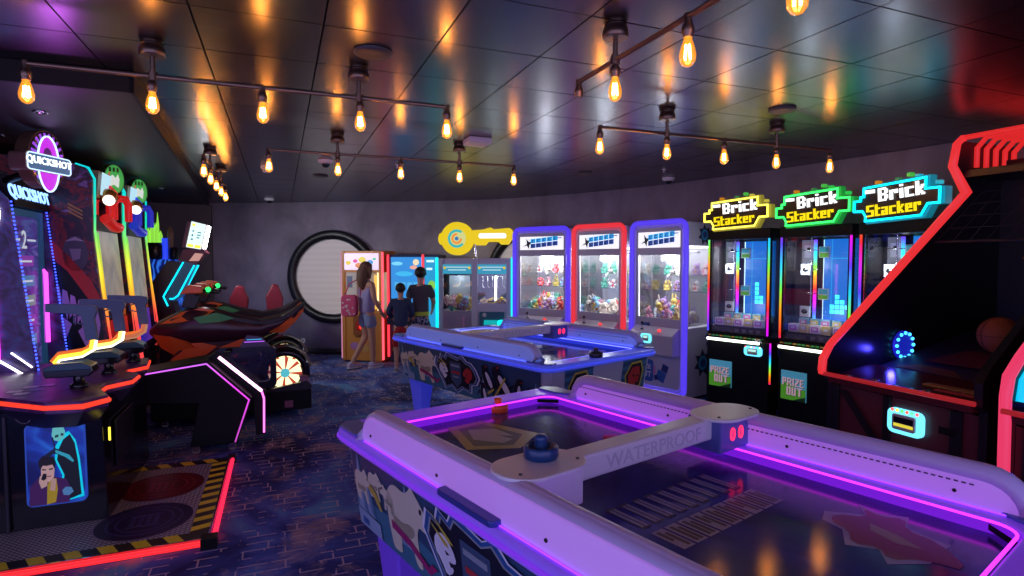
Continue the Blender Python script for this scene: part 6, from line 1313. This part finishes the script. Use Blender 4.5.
# ---- motorcycle rides
def bike(label, b, first):
    t, nb = rthing('motorcycle_ride', label, 'motorcycle ride', -.5, b, 'motorcycle rides facing the left wall')
    org = M('fairing_orange', (.90, .17, .03), .35); blk = M('seat_black', (.012, .011, .014), .4); mar = M('fairing_maroon', (.05, .015, .03), .3)
    mb = nb(); mb.box(-1.16, .28, b - .32, b + .32, .07, .27, BLACK); bs = mb.build('base', t, bevel=.01)
    mb = nb(); mb.prism([(-.2, .27), (.27, .27), (.29, .30), (.24, .36), (-.1, .30)], 'y', b - .31, b - .27, M('base_wedge', (.02, .02, .03), .3)); mb.prism([(.20, .27), (.285, .27), (.25, .40), (.16, .42)], 'y', b - .30, b + .30, M('base_end_panel', (.35, .16, .22), .3)); mb.box(.02, .10, b - .325, b - .32, .10, .17, M('base_label', (.35, .1, .2), .4)); mb.build('base_trim', t)
    for a_ in (-1.05, .18): caster(nb, t, a_, b - .27); caster(nb, t, a_, b + .27)
    # body as a loft of ellipses
    S = [(-1.20, .90, .03, .04), (-1.13, .90, .10, .10), (-1.0, .91, .16, .15), (-.82, .94, .20, .18), (-.62, .93, .19, .17), (-.42, .90, .15, .15), (-.2, .89, .11, .13), (.0, .95, .09, .12), (.14, 1.04, .07, .10), (.23, 1.12, .035, .06)]
    n = 16; v = []; f = []
    for (a_, z, hz_, hw) in S:
        for k in range(n): an = 2 * PI * k / n; v.append((a_, b + hw * math.cos(an), z + hz_ * math.sin(an)))
    for i in range(len(S) - 1):
        for k in range(n): f.append((i * n + k, i * n + (k + 1) % n, (i + 1) * n + (k + 1) % n, (i + 1) * n + k))
    f += [tuple(range(n))[::-1], tuple(range((len(S) - 1) * n, len(S) * n))]
    mb = nb(); mb.add(v, f, mar, True); mb.build('bike_body', t)
    def shell(name, pts, off, m, k=.012):
        """side panel hugging the loft, both flanks"""
        for s in (-1, 1):
            mb = nb(); P = [(x, z) for x, z in pts]
            def yy(x, z):
                for i in range(len(S) - 1):
                    if S[i][0] <= x <= S[i + 1][0]:
                        u = (x - S[i][0]) / (S[i + 1][0] - S[i][0]); zc, hz_, hw = [S[i][q] * (1 - u) + S[i + 1][q] * u for q in (1, 2, 3)]
                        d = min(.92, abs(z - zc) / hz_); return hw * math.sqrt(1 - d * d)
                return .04
            lo = [(x, b + s * (yy(x, z) - .01), z) for x, z in P]; hi = [(x, b + s * (yy(x, z) + off), z) for x, z in P]; mb.hexa(lo, hi, m); mb.build(name, t)
    shell('front_fairing', [(-1.16, .88), (-1.0, .86), (-.86, .80), (-.74, .70), (-.84, .66), (-.98, .66), (-1.10, .74)], .02, org)
    shell('tank_panel', [(-1.10, .98), (-.92, 1.09), (-.74, 1.13), (-.62, 1.10), (-.70, 1.05), (-.9, 1.0)], .015, org)
    shell('tank_decal', [(-.80, 1.04), (-.60, 1.08), (-.44, 1.02), (-.56, .99), (-.74, .98)], .022, M('decal_green_pink', (.05, .22, .14), .3, em=(.1, .4, .2), st=.06))
    shell('tail_panel', [(-.12, .86), (.0, .93), (.10, 1.01), (.225, 1.13), (.225, 1.06), (.14, .95), (.02, .84)], .022, org)
    mb = nb(); mb.prism([(-.62, 1.10), (-.45, 1.04), (-.2, .99), (.0, 1.02), (.14, 1.10), (.25, 1.16), (.22, 1.10), (.1, 1.0), (-.1, .92), (-.4, .94), (-.62, 1.0)], 'y', b - .12, b + .12, blk); mb.build('seat', t, bevel=.03, segs=3)
    # engine area and flame print under the body
    mb = nb(); mb.prism([(-.98, .27), (-.30, .27), (-.20, .60), (-.30, .84), (-.85, .84), (-1.04, .60)], 'y', b - .10, b + .10, mar); mb.build('frame', t, bevel=.01)
    mb = nb(); fo = org
    for k, p in enumerate((((-1.02, .62), (-.80, .80), (-.60, .74), (-.70, .66), (-.52, .62), (-.80, .56)), ((-.92, .52), (-.66, .56), (-.40, .66), (-.50, .54), (-.30, .56), (-.60, .46)), ((-.60, .72), (-.38, .80), (-.24, .76), (-.36, .70)))):
        for s in (-1, 1): mb.face([(x, b + s * (.104), z) for x, z in p], fo)
    mb.build('flame_print', t)
    # rear wheel with lit segments inside a black hoop
    wc = (.03, .44)
    for s in (-1, 1):
        mb = nb(); yb = b + s * .20
        seg = 16
        for k in range(seg):
            a0_ = 2 * PI * (k // 2) / 8 + (.56 if k % 2 == 0 else 0); a1_ = 2 * PI * (k // 2) / 8 + (2 * PI / 8 if k % 2 == 0 else .56); m_ = glow('wheel_lit', (1, .90, .50), 1.5) if k % 2 else M('wheel_red', (.35, .03, .03), .4, em=(1, .1, .05), st=.5)
            mb.face([(wc[0] + r_ * math.cos(a), yb + s * .012, wc[1] + r_ * math.sin(a)) for r_, a in ((.045, a0_), (.165, a0_), (.165, a1_), (.045, a1_))], m_)
        mb.lathe([(.045, yb + s * .0), (.045, yb + s * .03), (.01, yb + s * .034)], M('wheel_hub', (.1, .25, .3), .3, em=(.1, .6, .7), st=.8), (wc[0], 0, wc[1]), 18, 'y'); 
        mb.build('wheel_disc', t)
    mb = nb(); P = [(wc[0] + .215 * math.cos(a), b, wc[1] + .215 * math.sin(a)) for a in [2 * PI * k / 32 for k in range(32)]]
    n_ = 32; prf = [(.175, -.205), (.20, -.22), (.245, -.21), (.25, 0), (.245, .21), (.20, .22), (.175, .205)]
    v = [(wc[0] + r_ * math.cos(2 * PI * k / n_), b + h_, wc[1] + r_ * math.sin(2 * PI * k / n_)) for r_, h_ in prf for k in range(n_)]
    mb.add(v, [(i * n_ + k, i * n_ + (k + 1) % n_, (i + 1) * n_ + (k + 1) % n_, (i + 1) * n_ + k) for i in range(6) for k in range(n_)], BLACKG, True); mb.build('tyre', t)
    mb = nb(); mb.prism([(.0, .66), (.12, .67), (.24, .60), (.30, .48), (.27, .46), (.20, .57), (.10, .63), (.0, .63)], 'y', b - .1, b + .1, M('mudguard_cream', (.25, .22, .18), .5)); mb.build('mudguard', t)
    # handlebars
    mb = nb(); mb.tube([(-.84, b, 1.08), (-.80, b, 1.24)], .03, BLACK, n=10); mb.tube([(-.66, b - .36, 1.27), (-.74, b - .22, 1.28), (-.80, b, 1.26), (-.74, b + .22, 1.28), (-.66, b + .36, 1.27)], .016, BLACK, n=8); hbr = mb.build('handlebar', t)
    for s in (-1, 1):
        mb = nb(); mb.prism([(-.90, 1.28), (-.82, 1.37), (-.70, 1.35), (-.70, 1.29)], 'y', b + s * .26 - .06, b + s * .26 + .06, org); mb.build('hand_guard', hbr, bevel=.01)
        mb = nb(); mb.tube([(-.73, b + s * .24, 1.28), (-.63, b + s * .40, 1.265)], .022, blk, n=10); mb.ball((-.70, b + s * .24, 1.30), .030, BLACK, 10, 7); mb.build('grip', hbr)
        if s > 0: continue
        mb = nb(); mb.ball((-.66, b + s * .23, 1.32), .026, glow('green_button', (.02, .9, .15), 2.2), 12, 8); mb.build('button', hbr)

    mb = nb(); mb.prism([(-.92, 1.14), (-.86, 1.30), (-.76, 1.33), (-.74, 1.24), (-.80, 1.12)], 'y', b - .08, b + .08, blk); mb.build('instrument_pod', t, bevel=.01)
    return t
bike('black and orange motorcycle ride with a lit rear wheel, nearer of the two', 6.55, True)
bike('black and orange motorcycle ride, farther of the two with only its handlebars showing', 7.50, False)
def rseat(label, a, b):
    t, nb = rthing('bucket_chair', label, 'seat', a, b, 'red moulded ride seats')
    rd = M('seat_red', (.22, .012, .03), .4)
    mb = nb(); mb.box(a - .10, a + .12, b - .10, b + .10, .0, .62, BLACK); mb.build('plinth', t, bevel=.01)
    mb = nb(); mb.prism([(a - .22, .62), (a + .14, .62), (a + .20, .74), (a + .12, .80), (a - .22, .72)], 'y', b - .17, b + .17, rd); mb.build('seat_pan', t, bevel=.02)
    for s in (-1, 1):
        mb = nb(); mb.prism([(a - .02, .76), (a + .16, .74), (a + .20, 1.05), (a + .13, 1.24), (a + .05, 1.26), (a - .04, 1.08)], 'y', b + s * .12 - .03, b + s * .12 + .03, rd); mb.build('back_fin', t, bevel=.02)
rseat('red moulded ride seat with twin back fins beyond the motorcycles', -.62, 8.9)
rseat('red moulded ride seat, the one nearer the round window', -.16, 9.2)

# ---- display with tilted lit sign and cyan outlines
t, nb = rthing('ride_display', 'motorcycle ride display with a tilted bright sign and cyan light outlines', 'arcade game', -1.1, 8.2)
Bc = 8.2
mb = nb(); bd = M('display_body', (.03, .02, .03), .35)
mb.prism([(-1.45, .05), (-1.0, .05), (-1.10, .6), (-1.26, 1.10), (-1.34, 1.12), (-1.14, 1.58), (-1.30, 1.60), (-1.62, 1.1)], 'y', Bc, Bc + .38, bd); mb.build('display_body', t)
mb = nb(); mb.hexa([(-1.225, Bc - .01, 1.12), (-1.20, Bc - .01, 1.12), (-1.20, Bc + .39, 1.12), (-1.225, Bc + .39, 1.12)], [(-1.03, Bc - .01, 1.56), (-1.00, Bc - .01, 1.56), (-1.00, Bc + .39, 1.56), (-1.03, Bc + .39, 1.56)], M('display_screen', (.01, .05, .10), .15, em=(.02, .15, .30), st=.4)); mb.build('display_screen', t)
mb = nb(); mb.prism([(-1.34, 1.10), (-1.21, 1.10), (-1.00, 1.56), (-1.12, 1.60)], 'y', Bc - .02, Bc - .005, M('display_side', (.01, .05, .09), .3, em=(.01, .10, .2), st=.25)); mb.build('display_side', t)
cy = glow('cyan_outline', (.0, .60, .85), 2.4)
for pth in ([(-1.12, Bc - .03, 1.585), (-1.345, Bc - .03, 1.16), (-1.30, Bc - .03, 1.04)], [(-1.0, Bc - .03, 1.545), (-1.185, Bc - .03, 1.17), (-1.235, Bc - .03, 1.13), (-1.28, Bc - .03, 1.13)], [(-1.0, Bc + .40, 1.545), (-1.185, Bc + .40, 1.17)]):
    mb = nb(); mb.tube(pth, .009, cy, n=6); mb.build('light_outline', t)
mb = nb(); mb.prism([(-1.18, 1.60), (-.99, 1.55), (-.86, 1.70), (-.93, 1.78), (-1.12, 1.74)], 'y', Bc + .0, Bc + .36, M('display_hood', (.12, .02, .03), .35)); mb.prism([(-1.06, 1.60), (-.95, 1.60), (-.90, 1.69), (-.99, 1.70)], 'y', Bc - .012, Bc, glow('hood_label', (.7, .35, .30), .8)); mb.build('display_hood', t)
sg = bpy.data.objects.new('tilted_sign', None); C.objects.link(sg); sg.parent = t
q = [(-1.09, 1.775), (-.925, 1.745), (-.86, 2.06), (-1.02, 2.10)]
mb = nb(); mb.prism([(x - .05 if i in (0, 3) else x + .01, z) for i, (x, z) in enumerate(q)], 'y', Bc + .01, Bc + .36, M('sign_case', (.14, .06, .07), .4)); mb.build('sign_case', sg)
mb = nb(); mb.prism(q, 'y', Bc - .004, Bc + .01, glow('sign_pale', (.75, .95, .95), 1.15))
Z = lambda u, v: (q[0][0] + (q[1][0] - q[0][0]) * u + (q[3][0] - q[0][0]) * v, Bc - .006, q[0][1] + (q[1][1] - q[0][1]) * u + (q[3][1] - q[0][1]) * v)
for u0, u1, v0, v1, m_ in ((.05, .45, .03, .14, glow('sign_yellow', (1, .75, .05), 1.3)), (.55, .95, .03, .14, glow('sign_yellow', (1, .75, .05), 1.3)), (.1, .3, .84, .93, glow('sign_yellow', (1, .75, .05), 1.3)), (.2, .34, .30, .36, glow('sign_teal', (.0, .3, .35), .8)), (.2, .3, .44, .52, glow('sign_teal', (.0, .3, .35), .8)), (.55, .8, .50, .54, glow('sign_teal', (.0, .3, .35), .8)), (.55, .75, .40, .44, glow('sign_teal', (.0, .3, .35), .8)), (.55, .8, .6, .64, glow('sign_teal', (.0, .3, .35), .8)), (.2, .3, .62, .68, glow('sign_teal', (.0, .3, .35), .8))):
    mb.face([Z(u0, v0), Z(u1, v0), Z(u1, v1), Z(u0, v1)], m_)
mb.build('sign_face', sg)
mb = nb(); mb.face([(-.90, Bc, 1.76), (-.90, Bc + .35, 1.76), (-.84, Bc + .35, 2.05), (-.84, Bc, 2.05)], glow('sign_front_lit', (.9, .95, 1), 22)); mb.build('sign_front', sg); sl = area('sign_light', (0, 0, 0), (1, 0, 0), .3, 9, (.95, .95, 1), .3); sl.parent = t; sl.location = (.275, .18, 1.91); sl.rotation_euler = Vector((1, .35, -.25)).to_track_quat('-Z', 'Y').to_euler()

# ---- blue machine with a green crystal topper
t, nb = rthing('blue_wave_game', 'blue glowing arcade game with a spiky green crystal topper', 'arcade game', -1.6, 8.9)
wv = M('blue_wave_panel', (.01, .02, .12), .3); nt, N, L = nodes(wv); b_ = nt.nodes['Principled BSDF']; tc = N('ShaderNodeTexCoord'); w2 = N('ShaderNodeTexWave', Scale=5.0, Distortion=9.0, Detail=2.0); L(tc.outputs['Object'], w2.inputs[0]); r = ramp(N, [(.3, (.0, .01, .12)), (.6, (.01, .05, .6)), (.9, (.03, .2, .9))]); L(w2.outputs[0], r.inputs[0]); L(r.outputs[0], b_.inputs['Emission Color']); b_.inputs['Emission Strength'].default_value = .7
mb = nb(); mb.box(-2.1, -1.27, 8.62, 9.4, .05, 1.62, wv); mb.build('cabinet', t, bevel=.01)
mb = nb(); mb.lathe([(.10, 1.62), (.12, 1.66), (.12, 1.80), (.09, 1.84)], DKMET, (-1.52, 8.75, 0), 18); mb.lathe([(.05, 1.62), (.06, 1.66), (.06, 1.76), (.04, 1.78)], DKMET, (-1.30, 8.72, 0), 14); mb.tube([(-1.40, 8.70, 1.62), (-1.40, 8.70, 1.90)], .035, glow('blue_pillar', (.02, .06, .9), 1.0)); mb.build('pillar', t)
gc = M('crystal_green', (.15, .5, .05), .2, em=(.35, .9, .08), st=.75); gd = M('crystal_gold', (.35, .22, .12), .4)
mb = nb()
for k, (da, h_, r_) in enumerate(((-.09, .20, .03), (-.04, .34, .035), (.0, .26, .03), (.05, .16, .025), (.02, .40, .018))): mb.lathe([(r_, 1.84), (r_ * .9, 1.84 + h_ * .6), (.002, 1.84 + h_)], gc, (-1.50 + da, 8.74, 0), 6, smooth=False)
mb.build('crystal_topper', t)
mb = nb()
for a_ in (-1.66, -1.34): mb.lathe([(.03, 1.62), (.035, 1.90), (.04, 1.96), (.02, 2.04), (.004, 2.06)], gd, (a_, 8.74, 0), 12)
mb.build('gold_column', t)
